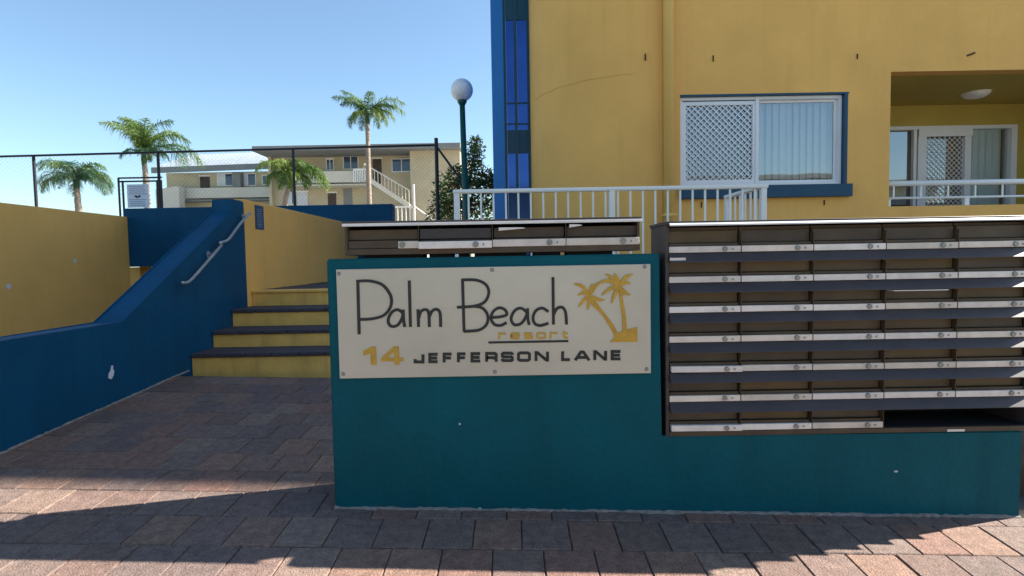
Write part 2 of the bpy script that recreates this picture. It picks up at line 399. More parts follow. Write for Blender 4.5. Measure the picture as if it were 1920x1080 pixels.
def ribbon(bm, pts, wd, y0, y1, closed=False):
    P = []
    for p in pts:
        if not P or (p - P[-1]).length > 1e-4: P.append(p)
    n = len(P); L, Rr = [], []
    for i in range(n):
        a = P[(i - 1) % n] if (closed or i > 0) else None; b = P[(i + 1) % n] if (closed or i < n - 1) else None
        d1 = (P[i] - a).normalized() if a is not None else None; d2 = (b - P[i]).normalized() if b is not None else None
        if d1 is None: d1 = d2
        if d2 is None: d2 = d1
        n1 = Vector((-d1.y, d1.x)); n2 = Vector((-d2.y, d2.x)); m = (n1 + n2)
        m = m.normalized() if m.length > .01 else n1
        k = wd / 2 / max(.45, m.dot(n1)); L.append(P[i] + m * k); Rr.append(P[i] - m * k)
    vs = [[bm.verts.new((q.x, yy, q.y)) for q in arr] for arr in (L, Rr) for yy in (y0, y1)]
    l0, l1, r0, r1 = vs
    rng = range(n) if closed else range(n - 1)
    for i in rng:
        j = (i + 1) % n
        for q in ((l0[i], l0[j], r0[j], r0[i]), (l1[i], r1[i], r1[j], l1[j]), (l0[i], l1[i], l1[j], l0[j]), (r0[i], r0[j], r1[j], r1[i])): bm.faces.new(q)
    if not closed:
        bm.faces.new((l0[0], r0[0], r1[0], l1[0])); bm.faces.new((l0[-1], l1[-1], r1[-1], r0[-1]))
def script_letter(strokes, wd=16.5):
    bm = B()
    for i, (pts, sm) in enumerate(strokes):
        P = [Z3(*p) for p in pts]
        if sm: P = [Vector(q[:2]) for q in smoothline([(p.x, p.y, 0) for p in P], 7)]
        ribbon(bm, P, wd * PXM, SY - .004 - .0003 * i, SY + .002)
    obj('letter', bm, INK, sign)
script_letter([([(217, 436), (225, 738)], 0), ([(209, 442), (285, 440), (355, 462), (400, 520), (402, 580), (365, 630), (300, 651), (228, 655)], 1)])
script_letter([([(466, 616), (438, 600), (405, 618), (387, 660), (402, 692), (438, 688), (464, 650), (471, 610)], 1), ([(471, 600), (474, 660), (480, 697)], 1)])
script_letter([([(505, 437), (512, 697)], 0)])
script_letter([([(554, 598), (557, 697)], 0), ([(557, 650), (570, 612), (594, 600), (613, 616), (618, 697)], 1), ([(616, 645), (632, 610), (656, 598), (677, 618), (681, 697)], 1)])
script_letter([([(803, 430), (812, 724)], 0), ([(797, 434), (880, 435), (933, 460), (950, 505), (928, 556), (870, 580), (772, 587)], 1), ([(866, 581), (915, 592), (944, 632), (938, 682), (895, 714), (810, 722)], 1)])
script_letter([([(968, 644), (1015, 640), (1050, 628), (1040, 601), (1008, 590), (976, 610), (962, 648), (982, 683), (1018, 688), (1050, 672)], 1)])
script_letter([([(1160, 612), (1130, 592), (1095, 606), (1075, 650), (1092, 684), (1130, 678), (1158, 640), (1167, 600)], 1), ([(1167, 592), (1169, 650), (1176, 686)], 1)])
script_letter([([(1284, 612), (1250, 592), (1215, 605), (1198, 642), (1207, 677), (1238, 689), (1284, 676)], 1)])
script_letter([([(1309, 418), (1312, 684)], 0), ([(1312, 630), (1332, 594), (1362, 588), (1380, 618), (1385, 684)], 1)])
bm = B(); ribbon(bm, [Z3(948, 784), Z3(1395, 776)], 12 * PXM, SY - .004, SY + .002); obj('underline', bm, INK, sign)
GL = {  # block letters drawn on a unit square, y down; (points, closed)
 'J': [([(1, 0), (1, 1), (0, 1), (0, .62)], 0)],
 'E': [([(1, 0), (0, 0), (0, 1), (1, 1)], 0), ([(0, .5), (.93, .5)], 0)],
 'F': [([(1, 0), (0, 0), (0, 1.12)], 0), ([(0, .52), (.92, .52)], 0)],
 'R': [([(0, 1.12), (0, 0), (.85, 0), (1, .12), (1, .45), (.85, .57), (0, .57)], 0), ([(.72, .57), (1, .78), (1, 1.12)], 0)],
 'S': [([(1, .25), (1, .1), (.9, 0), (.1, 0), (0, .1), (0, .4), (.1, .5), (.9, .5), (1, .6), (1, .9), (.9, 1), (.1, 1), (0, .9), (0, .75)], 0)],
 'O': [([(.14, 0), (.86, 0), (1, .15), (1, .85), (.86, 1), (.14, 1), (0, .85), (0, .15)], 1)],
 'N': [([(0, 1.12), (0, 0), (.12, 0), (.9, 1), (1, 1), (1, -.12)], 0)],
 'L': [([(0, -.12), (0, 1), (1.05, 1)], 0)],
 'A': [([(-.04, 1.12), (.40, 0), (.60, 0), (1.04, 1.12)], 0), ([(.17, .72), (.83, .72)], 0)],
 'r': [([(0, 1.12), (0, 0), (.95, 0), (1, .25)], 0)],
 'e': [([(0, .5), (1, .5), (1, .12), (.88, 0), (.12, 0), (0, .12), (0, .88), (.12, 1), (1, 1)], 0)],
 's': [([(1, .15), (.9, 0), (.1, 0), (0, .1), (0, .4), (.1, .5), (.9, .5), (1, .6), (1, .9), (.9, 1), (.1, 1), (0, .85)], 0)],
 'o': [([(.14, 0), (.86, 0), (1, .15), (1, .85), (.86, 1), (.14, 1), (0, .85), (0, .15)], 1)],
 't': [([(.25, -.35), (.25, .85), (.4, 1), (1.05, 1)], 0), ([(-.1, .12), (1.0, .12)], 0)],
}
def block(ch, x0, x1, y0, y1, st, m):
    bm = B()
    for i, (pts, cl) in enumerate(GL[ch]):
        P = [Z3(x0 + st / 2 + a * (x1 - x0 - st), y0 + st / 2 + b * (y1 - y0 - st)) for a, b in pts]
        ribbon(bm, P, st * PXM, SY - .004 - .0003 * i, SY + .002, cl)
    obj('letter', bm, m, sign)
def base(x): return 901 - (x - 530) * .0155
for ch, a, b in (('J', 530, 590), ('E', 612, 672), ('F', 692, 750), ('F', 772, 828), ('E', 848, 910), ('R', 930, 1000), ('S', 1018, 1090), ('O', 1108, 1186), ('N', 1206, 1287),
                 ('L', 1355, 1410), ('A', 1428, 1517), ('N', 1535, 1612), ('E', 1632, 1695)):
    block(ch, a, b, base(a) - 58, base(a), 16.5, INK)
for ch, a, b in (('r', 1003, 1048), ('e', 1070, 1125), ('s', 1145, 1198), ('o', 1216, 1270), ('r', 1290, 1335), ('t', 1360, 1396)):
    block(ch, a, b, 729 - (a - 1003) * .012, 767 - (a - 1003) * .012, 10.5, GOLD)
bm = B(); prism(bm, [tuple(Z3(*p)) for p in ((246, 832), (292, 808), (318, 808), (322, 908), (291, 908), (288, 843), (250, 858))], 'y', SY - .004, SY + .002); obj('numeral', bm, GOLD, sign)
bm = B(); ribbon(bm, [Z3(436, 908), Z3(432, 806)], 27 * PXM, SY - .0045, SY + .002); ribbon(bm, [Z3(426, 814), Z3(362, 872)], 22 * PXM, SY - .0042, SY + .002); ribbon(bm, [Z3(348, 880), Z3(472, 878)], 20 * PXM, SY - .0039, SY + .002); obj('numeral', bm, GOLD, sign)
# gold palm emblem
emb = obj('palm_emblem', (lambda b: (prism(b, [tuple(Z3(*p)) for p in ((1630, 782), (1655, 748), (1690, 722), (1735, 708), (1782, 698), (1780, 780))], 'y', SY - .004, SY + .002), b)[1])(B()), GOLD, sign)
def taper(bm, pts, w0, w1, y0):
    P = [Vector(q[:2]) for q in smoothline([(Z3(*p).x, Z3(*p).y, 0) for p in pts], 5)]
    n = len(P); L, Q = [], []
    for i in range(n):
        d = (P[min(i + 1, n - 1)] - P[max(0, i - 1)]).normalized(); nn = Vector((-d.y, d.x)); k = i / (n - 1)
        wd = (w0 + (w1 - w0) * k) / 2 * PXM
        L.append(P[i] + nn * wd); Q.append(P[i] - nn * wd)
    prism(bm, [tuple(q) for q in L + Q[::-1]], 'y', y0, SY + .002)
for i, (pts, a, b) in enumerate((([(1520, 530), (1575, 605), (1630, 680), (1668, 750)], 16, 26), ([(1682, 480), (1694, 560), (1706, 640), (1710, 722)], 15, 24))):
    bm = B(); taper(bm, pts, a, b, SY - .0045 - .0003 * i); obj('emblem_trunk', bm, GOLD, emb)
for ci, (c, tips) in enumerate((((1517, 520), ((1424, 456, -20), (1447, 520, -14), (1452, 585, -8), (1502, 602, 6), (1560, 602, 10), (1600, 545, 10), (1577, 448, -18), (1530, 455, -6))),
                 ((1680, 468), ((1604, 400, -10), (1655, 396, -4), (1756, 404, -18), (1742, 452, -10), (1742, 518, 10), (1700, 520, 4), (1636, 565, -10), (1582, 520, -12), (1560, 452, -22))))):
    for j, (tx, ty, sag) in enumerate(tips):
        mx_, my_ = (c[0] + tx) / 2, (c[1] + ty) / 2 + sag
        bm = B(); P = [Vector(q[:2]) for q in smoothline([(Z3(*p).x, Z3(*p).y, 0) for p in (c, (mx_, my_), (tx, ty))], 6)]
        n = len(P); L, Q = [], []
        for i in range(n):
            d = (P[min(i + 1, n - 1)] - P[max(0, i - 1)]).normalized(); nn = Vector((-d.y, d.x))
            wd = (4 + 20 * math.sin(math.pi * (i / (n - 1)) ** .8)) / 2 * PXM * (1 if i % 2 else .72)
            L.append(P[i] + nn * wd); Q.append(P[i] - nn * wd)
        prism(bm, [tuple(q) for q in L + Q[::-1]], 'y', SY - .0046 - .00025 * j - .002 * ci, SY + .002); obj('emblem_frond', bm, GOLD, emb)

# ------------------------------------------------------------------ letterbox banks
CW = .3145
RP = (U(1255, 475, D).z - U(1255, 809, D).z) / 6
BX0 = U(1254, 620, D).x
BZ0 = U(1255, 809, D).z                     # foot of the lowest row
k_ = RP / .1292
proto = {}
def mk_box():
    """one letterbox drawn round its own lower left front corner"""
    e = {}
    bm = B(); box(bm, .003, CW - .003, .03, .225, .004, RP - .02); e['mailbox'] = (bm, BROWN)
    bm = B(); box(bm, .004, CW - .006, .020, .0295, .043 * k_, .096 * k_); bev(bm, .0015); e['flap'] = (bm, BROWN2)
    bm = B(); box(bm, .004, CW - .006, .006, .0295, .029 * k_, .0415 * k_); bev(bm, .0015); e['rail'] = (bm, BROWN)
    bm = B(); box(bm, .002, CW - .002, -.004, .0295, .0015, .028 * k_); bev(bm, .0015); e['name_strip'] = (bm, STRIP)
    bm = B(); bmesh.ops.create_cone(bm, cap_ends=True, segments=12, radius1=.0115, radius2=.0105, depth=.006, matrix=Matrix.Translation((CW * .775, -.0072, .0148 * k_)) @ Matrix.Rotation(R(90), 4, 'X')); e['lock'] = (bm, LOCK)
    bm = B(); box(bm, CW * .868, CW * .876, -.0052, -.003, .010, .019); box(bm, CW * .884, CW * .894, -.0052, -.003, .010, .019); e['number'] = (bm, LOCK)
    for nm in e:
        b, m = e[nm]; bmesh.ops.recalc_face_normals(b, faces=b.faces)
        me = bpy.data.meshes.new(nm); b.to_mesh(me); b.free(); me.materials.append(m); proto[nm] = me
mk_box()
def put_box(parent, x, y, z, strip=True, tilt=0.0, dx=0, dz=0, flap=True):
    m = bpy.data.objects.new('mailbox', proto['mailbox']); C.objects.link(m); m.parent = parent
    m.location = Vector((x, y, z)) - parent.location
    for nm in ('flap', 'rail', 'name_strip', 'lock', 'number'):
        if nm in ('name_strip', 'lock', 'number') and not strip: continue
        c = bpy.data.objects.new(nm, proto[nm]); C.objects.link(c); c.parent = m
        if nm in ('name_strip', 'lock', 'number'):
            c.location = (dx, 0, dz + random.uniform(-.0006, .0006)); c.rotation_euler = (0, tilt, 0)
            if dx: c.location.y = -.008
        if nm == 'flap': c.rotation_euler = (random.uniform(-.03, .03), 0, 0); c.location.y = random.uniform(0, .002)
    return m
def hood(parent, x0, x1, z, n):
    """sloping weather hood, top edge at z"""
    bm = B()
    prism(bm, [(D + .0, z), (D - .034, z - .038 * k_), (D - .034, z - .0405 * k_), (D - .031, z - .0405 * k_), (D + .028, z - .030 * k_), (D + .028, z)], 'x', x0, x1)
    return obj('hood', bm, SLATE, parent)

BXR = BX0 + 5 * CW
bank = thing('letterbox_bank', 'large brown letterbox bank of seven rows on the right part of the teal wall', 'letterboxes', (BX0, D, BZ0 - .02), 'letterbox banks on the front wall')
ztop = BZ0 + 7 * RP
Y0b, Y1b = D - .002, D + .245
obj('side_panel', bbox(BX0 - .014, BX0, Y0b, Y1b, BZ0 - .021, ztop - .008, .001), SLATE, bank)
obj('side_panel', bbox(BXR, BXR + .014, Y0b, Y1b, BZ0 - .021, ztop - .008, .001), SLATE, bank)
obj('back_panel', bbox(BX0, BXR, Y1b - .012, Y1b, BZ0 - .02, ztop - .008, 0), DARK, bank)
obj('bottom_sill', bbox(BX0, BXR, D - .006, Y1b - .013, BZ0 - .021, BZ0, .001), BROWN, bank)
obj('roof', bbox(BX0 - .018, BXR + .018, D - .020, Y1b + .01, ztop - .0075, ztop + .006, .001), SLATE, bank)
bm = B(); prism(bm, [(D - .0205, ztop - .001), (D - .030, ztop - .009), (D - .030, ztop - .015), (D - .0205, ztop - .015)], 'x', BX0 - .002, BXR + .018)
obj('front_edge_strip', bm, ALU, bank)
fx = U(1480, 411, Y1b).x
obj('flashing', bbox(fx, BXR + .018, Y1b + .011, Y1b + .03, ztop - .02, U(1700, 410, Y1b).z, .001), ALU, bank)
for r in range(7):
    z = BZ0 + (6 - r) * RP
    if r: hood(bank, BX0 + .001, BXR + .016, z + RP - .0005, r)
    for c in range(5):
        x = BX0 + c * CW
        if c and not (r == 6 and c == 4): obj('divider', bbox(x - .0012, x + .0012, D - .003, D + .03, z + .001, z + RP - .046 * k_, 0), BROWN, bank)
        if r == 6 and c > 2: continue
        loose = (c == 0 and r in (4, 6))
        put_box(bank, x, D, z, True, .0 if not loose else .006, .006 if loose else 0, .001 if loose else 0)
obj('shelf', bbox(BX0 + 3 * CW, BXR, D + .004, D + .22, BZ0 + .0005, BZ0 + .003, 0), DARK, bank)
p = U(1270, 486, D - .02); obj('sticker', bbox(p.x - .034, p.x + .034, D - .0275, D - .0265, p.z - .006, p.z + .006, 0), STRIP, bank)
p = U(1790, 806, D); obj('sticker', bbox(p.x - .038, p.x + .038, D - .008, D - .0061, p.z - .005, p.z + .005, 0), STRIP, bank)
# envelope in row three
p = U(1665, 545, D); q = U(1766, 541, D)
bm = B(); box(bm, p.x, q.x, D - .038, D + .019, 0, .0035)
bmesh.ops.translate(bm, verts=bm.verts, vec=(0, 0, p.z)); e = obj('envelope', bm, PAPER, origin=(p.x, D, p.z)); tag(e, 'cream envelope lying flat in a slot of the large letterbox bank', 'envelope')

# small bank on top of the sign wall
SX0 = U(648, 450, D + .02).x; SZ = ZT + .012
SY0 = D + .015
small = thing('letterbox_bank', 'small single row brown letterbox bank resting on top of the sign wall', 'letterboxes', (SX0, SY0, ZT), 'letterbox banks on the front wall')
small.name = 'letterbox_bank.001'
CW2 = (U(1199, 440, SY0).x - SX0) / 4
zt2 = (U(648, 424, SY0).z + U(1197, 411, SY0).z) / 2
zb2 = (U(648, 478, SY0).z + U(1197, 470, SY0).z) / 2
SXR = SX0 + 4 * CW2
obj('side_panel', bbox(SX0 - .002, SX0 + .010, SY0, SY0 + .22, zb2, zt2, .001), BROWN, small)
obj('side_panel', bbox(SXR - .010, SXR + .002, SY0, SY0 + .22, zb2, zt2, .001), BROWN, small)
obj('back_panel', bbox(SX0 + .01, SXR - .01, SY0 + .208, SY0 + .22, zb2, zt2, 0), DARK, small)
obj('roof', bbox(SX0 - .006, SXR + .006, SY0 - .018, SY0 + .23, zt2 + .0005, zt2 + .014, .001), SLATE, small)
obj('front_edge_strip', bbox(SX0 - .006, SXR + .006, SY0 - .024, SY0 - .0185, zt2 - .008, zt2 + .004, .001), ALU, small)
obj('bottom_sill', bbox(SX0 + .01, SXR - .01, SY0 - .002, SY0 + .207, zb2, zb2 + .026, .001), BROWN, small)
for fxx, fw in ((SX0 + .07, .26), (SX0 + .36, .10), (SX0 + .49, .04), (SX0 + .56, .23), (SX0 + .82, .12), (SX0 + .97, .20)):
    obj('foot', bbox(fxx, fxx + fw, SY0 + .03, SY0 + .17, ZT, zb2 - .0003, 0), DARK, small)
hgt = zt2 - zb2
for c in range(4):
    x = SX0 + c * CW2; g = .006
    if c: obj('divider', bbox(x - .0015, x + .0015, SY0 - .003, SY0 + .02, zb2 + .027, zt2 - .008, 0), BROWN, small)
    mb = obj('mailbox', bbox(x + .011, x + CW2 - .011, SY0 + .034, SY0 + .2, zb2 + .028, zt2 - .02, 0), BROWN, small)
    obj('flap', bbox(x + g, x + CW2 - g, SY0 + .018 - (.02 if c == 1 else 0), SY0 + .030, zb2 + hgt * .50, zt2 - .022, .001), SLATE if c == 1 else BROWN2, mb)
    if c == 0:
        obj('door', bbox(x + g + .006, x + CW2 - g, SY0 + .004, SY0 + .030, zb2 + .028, zb2 + hgt * .47, .001), BROWN, mb)
        xs0, dz_ = x + CW2 * .72, 0
    else:
        obj('door', bbox(x + g, x + CW2 - g, SY0 + .006, SY0 + .030, zb2 + .028, zb2 + hgt * .47, .001), SLATE if c == 1 else BROWN, mb)
        xs0, dz_ = x + .001, (-.004 if c == 1 else 0)
    ys = SY0 - (.022 if c == 1 else .006)
    zs = zb2 + .026 + dz_
    obj('name_strip', bbox(xs0, x + CW2 - .002, ys, SY0 + .003, zs, zs + .031, .0015), STRIP, mb)
    bm = B(); bmesh.ops.create_cone(bm, cap_ends=True, segments=12, radius1=.0135, radius2=.012, depth=.006, matrix=Matrix.Translation((x + CW2 * .775, ys - .0031, zs + .0155)) @ Matrix.Rotation(R(90), 4, 'X')); obj('lock', bm, LOCK, mb)
    if c: obj('number', bbox(x + CW2 * .87, x + CW2 * .89, ys - .0012, ys + .001, zs + .010, zs + .020, 0), LOCK, mb)
for (a, b, y_a, lab) in ((935, 985, 427, 'white folded leaflet poking out beside the middle of the small letterbox bank'), (1068, 1092, 421, 'small scrap of paper under the roof edge at the right of the small letterbox bank')):
    p = U(a, y_a, SY0 - .02); q = U(b, y_a, SY0 - .02)
    bm = B(); prism(bm, [(p.x, p.z - .012), (q.x, p.z - .004), (q.x - .01, p.z + .0), (p.x, p.z + .001)], 'y', SY0 - .0185, SY0 + .012)
    e = obj('paper', bm, PAPER, origin=(p.x, SY0, p.z)); tag(e, lab, 'paper')

# ------------------------------------------------------------------ stairs
yst = [4.7, 5.05, 5.42, 5.85]
zst = [U(560, 660, 4.7).z, U(560, 618, 5.05).z, U(560, 578, 5.42).z, LAND]
stair = thing('staircase', 'four step staircase with yellow risers and dark brick treads beside the blue wall', 'stairs', (XW, 4.7, zg(XW, 4.7)))
zprev = zg(-2, 4.7) - .25
XS1 = .2
for i in range(4):
    y0 = yst[i]; z1 = zst[i]; nos = .036 if i < 3 else .03
    obj('riser', bbox(XW + .002, XS1, y0 + .02, y0 + .12, zprev - .06, z1 - nos - .001, .003), YEL2, stair)
    if i < 3:
        y1 = yst[i + 1] + .019
        obj('tread', bbox(XW + .002, XS1, y0 + .121, y1, z1 - .08, z1 - .003, 0), TREAD, stair)
        x = XW + .003; k = 0
        while x < XS1 - .1:
            wdt = .232
            o = obj('brick', bbox(x, x + wdt - .006, y0 - .004 + random.uniform(-.003, .003), y0 + .115, z1 - nos, z1 + random.uniform(-.002, .001), .006), TREAD, stair); x += wdt
    else:
        obj('nosing', bbox(XW + .002, XS1, y0 - .002, y0 + .17, z1 - nos, z1, .006), YEL2, stair)
    zprev = z1
# landing pavers
x = XW + .004; land = bpy.data.objects['terrace']
while x < XS1:
    y = 6.03; 
    while y < 9.9:
        o = obj('paver', bbox(x, min(x + .3, XS1 + .2) - .006, y, y + .294, LAND - .0115, LAND + random.uniform(-.003, .0), 0), TREAD, land); y += .3
    x += .3

# ------------------------------------------------------------------ blue stair side wall (elevation in y-z)
a = UX(230, 606, XW); b = UX(437, 396, XW); c_ = UX(437, 375, XW); e_ = UX(457, 376, XW); l0 = UX(0, 641, XW)
zlow = (a.z + l0.z) / 2; YE = e_.y; ZB = (c_.z + e_.z) / 2
WT = .21
t = thing('stair_wall', 'dark blue painted stair side wall with a sloping top rising to the landing', 'wall', (XW, a.y, zg(XW, a.y)))
bm = B(); prism(bm, [(1.25, -.6), (YE, -.6), (YE, ZB), (b.y, ZB), (b.y, b.z), (a.y, zlow), (1.25, zlow)], 'x', XW - WT, XW); bev(bm, .008, 2)
obj('wall', bm, BLUE, t)
p = UX(208, 699, XW); bm = B()
prism(bm, [(p.y + dy, p.z + dz) for dy, dz in ((-.028, -.03), (.0, -.045), (.022, -.02), (.03, .01), (.018, .02), (.022, .045), (.006, .05), (-.004, .015), (-.022, .0))], 'x', XW, XW + .0025); obj('paint_chip', bm, CHIP, t)
fillet('mortar_fillet', t, FILLET_LEFT, GROUT)
print('blue wall', a, b, YE, ZB, zlow)
ZY = (UX(458, 375, XW).z + UX(640, 414, XW).z) / 2
t = thing('landing_wall', 'yellow rendered wall running back from the blue stair wall along the landing', 'wall', (XW, YE, LAND))
obj('wall', bbox(XW - WT, XW, YE + .001, 10.0, -.6, ZY, .008), YEL, t)
# left yellow boundary wall
XY = -6.9
za = (UX(5, 383, XY).z + UX(246, 405, XY).z) / 2
t = thing('boundary_wall', 'long yellow rendered wall on the far side of the driveway at left', 'wall', (XY, 8, 0))
obj('wall', bbox(XY - .2, XY, 4.2, 9.995, -1.6, za, .008), YEL, t)
obj('garage_wall', bbox(XY - .2, XY, 10.26, 16, -1.6, 1.09, 0), YEL, t)
for (px, py, s_) in ((140, 489, .036), (16, 537, .04)):
    p = UX(px, py, XY); bm = B(); prism(bm, [(p.y + s_ * math.cos(k * .785) * random.uniform(.7, 1.1), p.z + s_ * math.sin(k * .785) * random.uniform(.7, 1.1)) for k in range(8)], 'x', XY, XY + .003); obj('paint_chip', bm, CHIP, t)
# blue parapet over the garage entry
pL = U(230, 390, 10); pR = U(735, 383, 10); pB = U(252, 500, 10)
t = thing('parapet_wall', 'dark blue parapet wall crossing above the driveway entrance behind the stairs', 'wall', (pL.x, 10, pB.z))
obj('wall', bbox(pL.x, pR.x, 10.0, 10.25, pB.z, (pL.z + pR.z) / 2, .008), BLUE, t)
obj('soffit', bbox(XY, XW - .01, 10.251, 16, pB.z - .02, pB.z + .2, 0), YEL2, t)
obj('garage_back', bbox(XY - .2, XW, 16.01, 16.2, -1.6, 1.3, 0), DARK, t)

# handrails
def rail(name, pts, br, label):
    P = [UX(px, py, XW + .07) for px, py in pts]
    t = thing(name, label, 'handrail', P[0], 'metal handrails on the stair wall')
    bm = B(); tube(bm, smoothline(P, 5), .0135, 10); obj('tube', bm, STEEL, t, smooth=True)
    for px, py in br:
        p = UX(px, py, XW + .07); bm = B(); tube(bm, [p, p + Vector((-.03, 0, -.03)), p + Vector((-.067, 0, -.035))], .009, 8)
        bmesh.ops.create_cone(bm, cap_ends=True, segments=14, radius1=.034, radius2=.034, depth=.006, matrix=Matrix.Translation((XW + .004, p.y, p.z - .035)) @ Matrix.Rotation(R(90), 4, 'Y'))
        obj('bracket', bm, STEEL, t)
rail('handrail', [(341, 530), (350, 530), (360, 523), (385, 495), (410, 466), (415, 459), (412, 455)], [(404, 470)], 'lower bent steel handrail fixed to the blue stair wall')
rail('handrail', [(412, 455), (420, 453), (430, 447), (450, 420), (470, 399)], [(468, 400)], 'upper steel handrail ending beside the blue plaque on the yellow wall')
# plaque
p = UX(477, 384, XW); q = UX(494, 431, XW); pz_ = (min(UX(477, 384, XW).z, ZY - .02))
t = thing('plaque', 'small dark blue plaque with faded lines on the yellow landing wall', 'sign', (XW, p.y, q.z))
obj('board', bbox(XW + .001, XW + .010, p.y, q.y, q.z, pz_, .001), PLQ, t)
bm = B(); h_ = pz_ - q.z
for k in range(9):
    zz = q.z + h_ * (.1 + .09 * k); box(bm, XW + .010, XW + .011, p.y + .03, q.y - .03 - .04 * random.random(), zz, zz + .008)
o = obj('faded_lines', bm, GREYTX, t)

# ------------------------------------------------------------------ yellow building
YF = 6.8; HB = 13.0
bld = thing('yellow_building', 'tall yellow rendered apartment building with a rounded corner behind the letterboxes', 'building', (.3, YF, LAND))
wx0 = (U(1274, 178, YF).x + U(1277, 345, YF).x) / 2; wx1 = (U(1588, 173, YF).x + U(1590, 345, YF).x) / 2
wz1 = (U(1274, 178, YF).z + U(1588, 172, YF).z) / 2; wz0 = (U(1274, 349, YF).z + U(1588, 346, YF).z) / 2
bx0 = (U(1668, 134, YF).x + U(1669, 385, YF).x) / 2; bz1 = (U(1668, 133, YF).z + U(1915, 132, YF).z) / 2; bz0 = (U(1670, 386, YF).z + U(1915, 384, YF).z) / 2
bx1 = bx0 + 3.2
xp = U(1240, 250, YF).x
def panels(bm, X0, X1, Z0, Z1, holes, y0, y1):
    """wall with rectangular openings, split into boxes that only butt"""
    xs = sorted({X0, X1, *[h[0] for h in holes], *[h[1] for h in holes]})
    for xa, xb in zip(xs, xs[1:]):
        hs = sorted([h for h in holes if h[0] <= xa + 1e-6 and h[1] >= xb - 1e-6], key=lambda h: h[2]); z = Z0
        for h in hs:
            if h[2] > z: quadbox(bm, xa, xb, y0, y1, z, h[2])
            z = h[3]
        if z < Z1: quadbox(bm, xa, xb, y0, y1, z, Z1)
def quadbox(bm, xa, xb, y0, y1, za_, zb_): box(bm, xa, xb, y0, y1, za_, zb_)
holes = [(wx0, wx1, wz0, wz1), (bx0, bx1, bz0, bz1)]
for lv in (1, 2):
    dz = 3.05 * lv; holes += [(wx0, wx1, wz0 + dz, wz1 + dz), (bx0, bx1, bz0 + dz, bz1 + dz)]
bm = B()
# front sheet with openings as a single faced wall, reveals added
xs = sorted({xp, 21.0, *[h[0] for h in holes], *[h[1] for h in holes]}); zs = sorted({-.6, HB, *[h[2] for h in holes], *[h[3] for h in holes]})
vv = {}
def V(x, z, y=YF):
    k = (round(x, 4), round(z, 4), y)
    if k not in vv: vv[k] = bm.verts.new((x, y, z))
    return vv[k]
for xa, xb in zip(xs, xs[1:]):
    for za_, zb_ in zip(zs, zs[1:]):
        if any(h[0] <= xa + 1e-6 and h[1] >= xb - 1e-6 and h[2] <= za_ + 1e-6 and h[3] >= zb_ - 1e-6 for h in holes): continue
        bm.faces.new((V(xa, za_), V(xb, za_), V(xb, zb_), V(xa, zb_)))
bmesh.ops.recalc_face_normals(bm, faces=bm.faces)
for xa, xb, za_, zb_ in holes:
    dd = .16
    q = [(xa, za_), (xb, za_), (xb, zb_), (xa, zb_)]
    for (x_, z_), (x2, z2) in zip(q, q[1:] + q[:1]):
        bm.faces.new([bm.verts.new(p_) for p_ in ((x_, YF, z_), (x2, YF, z2), (x2, YF + dd, z2), (x_, YF + dd, z_))])
obj('front_wall_face', bm, YEL, bld)
bm = B(); box(bm, xp + .3, 21, 12.6, 12.8, -.6, HB); box(bm, 20.8, 21, YF + .01, 12.59, -.6, HB); box(bm, xp - .9, 21, YF + .3, 12.8, HB - .25, HB - .05)
obj('rear_walls', bm, YEL, bld)
obj('roof_edge', bbox(xp, 21.1, YF - .02, YF + .22, HB + .001, HB + .12, .01), COLB, bld)
# rounded corner
cxr = xp; rx = xp - U(996, 200, 8.2).x; ry = 8.2 - YF
bm = B(); N = 28; prev = None
for i in range(N + 1):
    a_ = math.pi / 2 * i / N
    x_ = cxr - rx * math.sin(a_); y_ = YF + ry * (1 - math.cos(a_))
    lo = bm.verts.new((x_, y_, -.6)); hi = bm.verts.new((x_, y_, HB))
    if prev: bm.faces.new((prev[0], lo, hi, prev[1]))
    prev = (lo, hi)
lo = bm.verts.new((cxr - rx, 12.8, -.6)); hi = bm.verts.new((cxr - rx, 12.8, HB)); bm.faces.new((prev[0], lo, hi, prev[1]))
ow = obj('rounded_wall', bm, YEL, bld, smooth=True)
# faint construction joint running round the corner
zj = U(1235, 136, YF).z
bm = B(); P = []
for i in range(4, 25):
    a_ = math.pi / 2 * i / N; P.append((cxr - (rx + .0015) * math.sin(a_), YF + ry - (ry + .0015) * math.cos(a_), zj + .004 * math.sin(i * 1.3)))
tube(bm, P, .0022, 4); obj('render_crack', bm, mat('crack', (.55, .32, .09), .9, var=.2), bld)
# downpipe
pw = U(1251, 300, YF)
bm = B(); tube(bm, [(pw.x, YF - .07, LAND), (pw.x, YF - .07, HB)], .064, 16); dp = obj('downpipe', bm, PIPE, bld, smooth=True)
for zc in (1.6, 4.3, 7): obj('pipe_bracket', bbox(pw.x - .075, pw.x + .075, YF - .137, YF - .001, zc, zc + .03, .002), PIPE, dp)
# pilaster strip between corner and pipe
obj('wall_joint', bbox(xp - .02, xp + .02, YF - .022, YF - .001, LAND, HB, .004), YEL, bld)

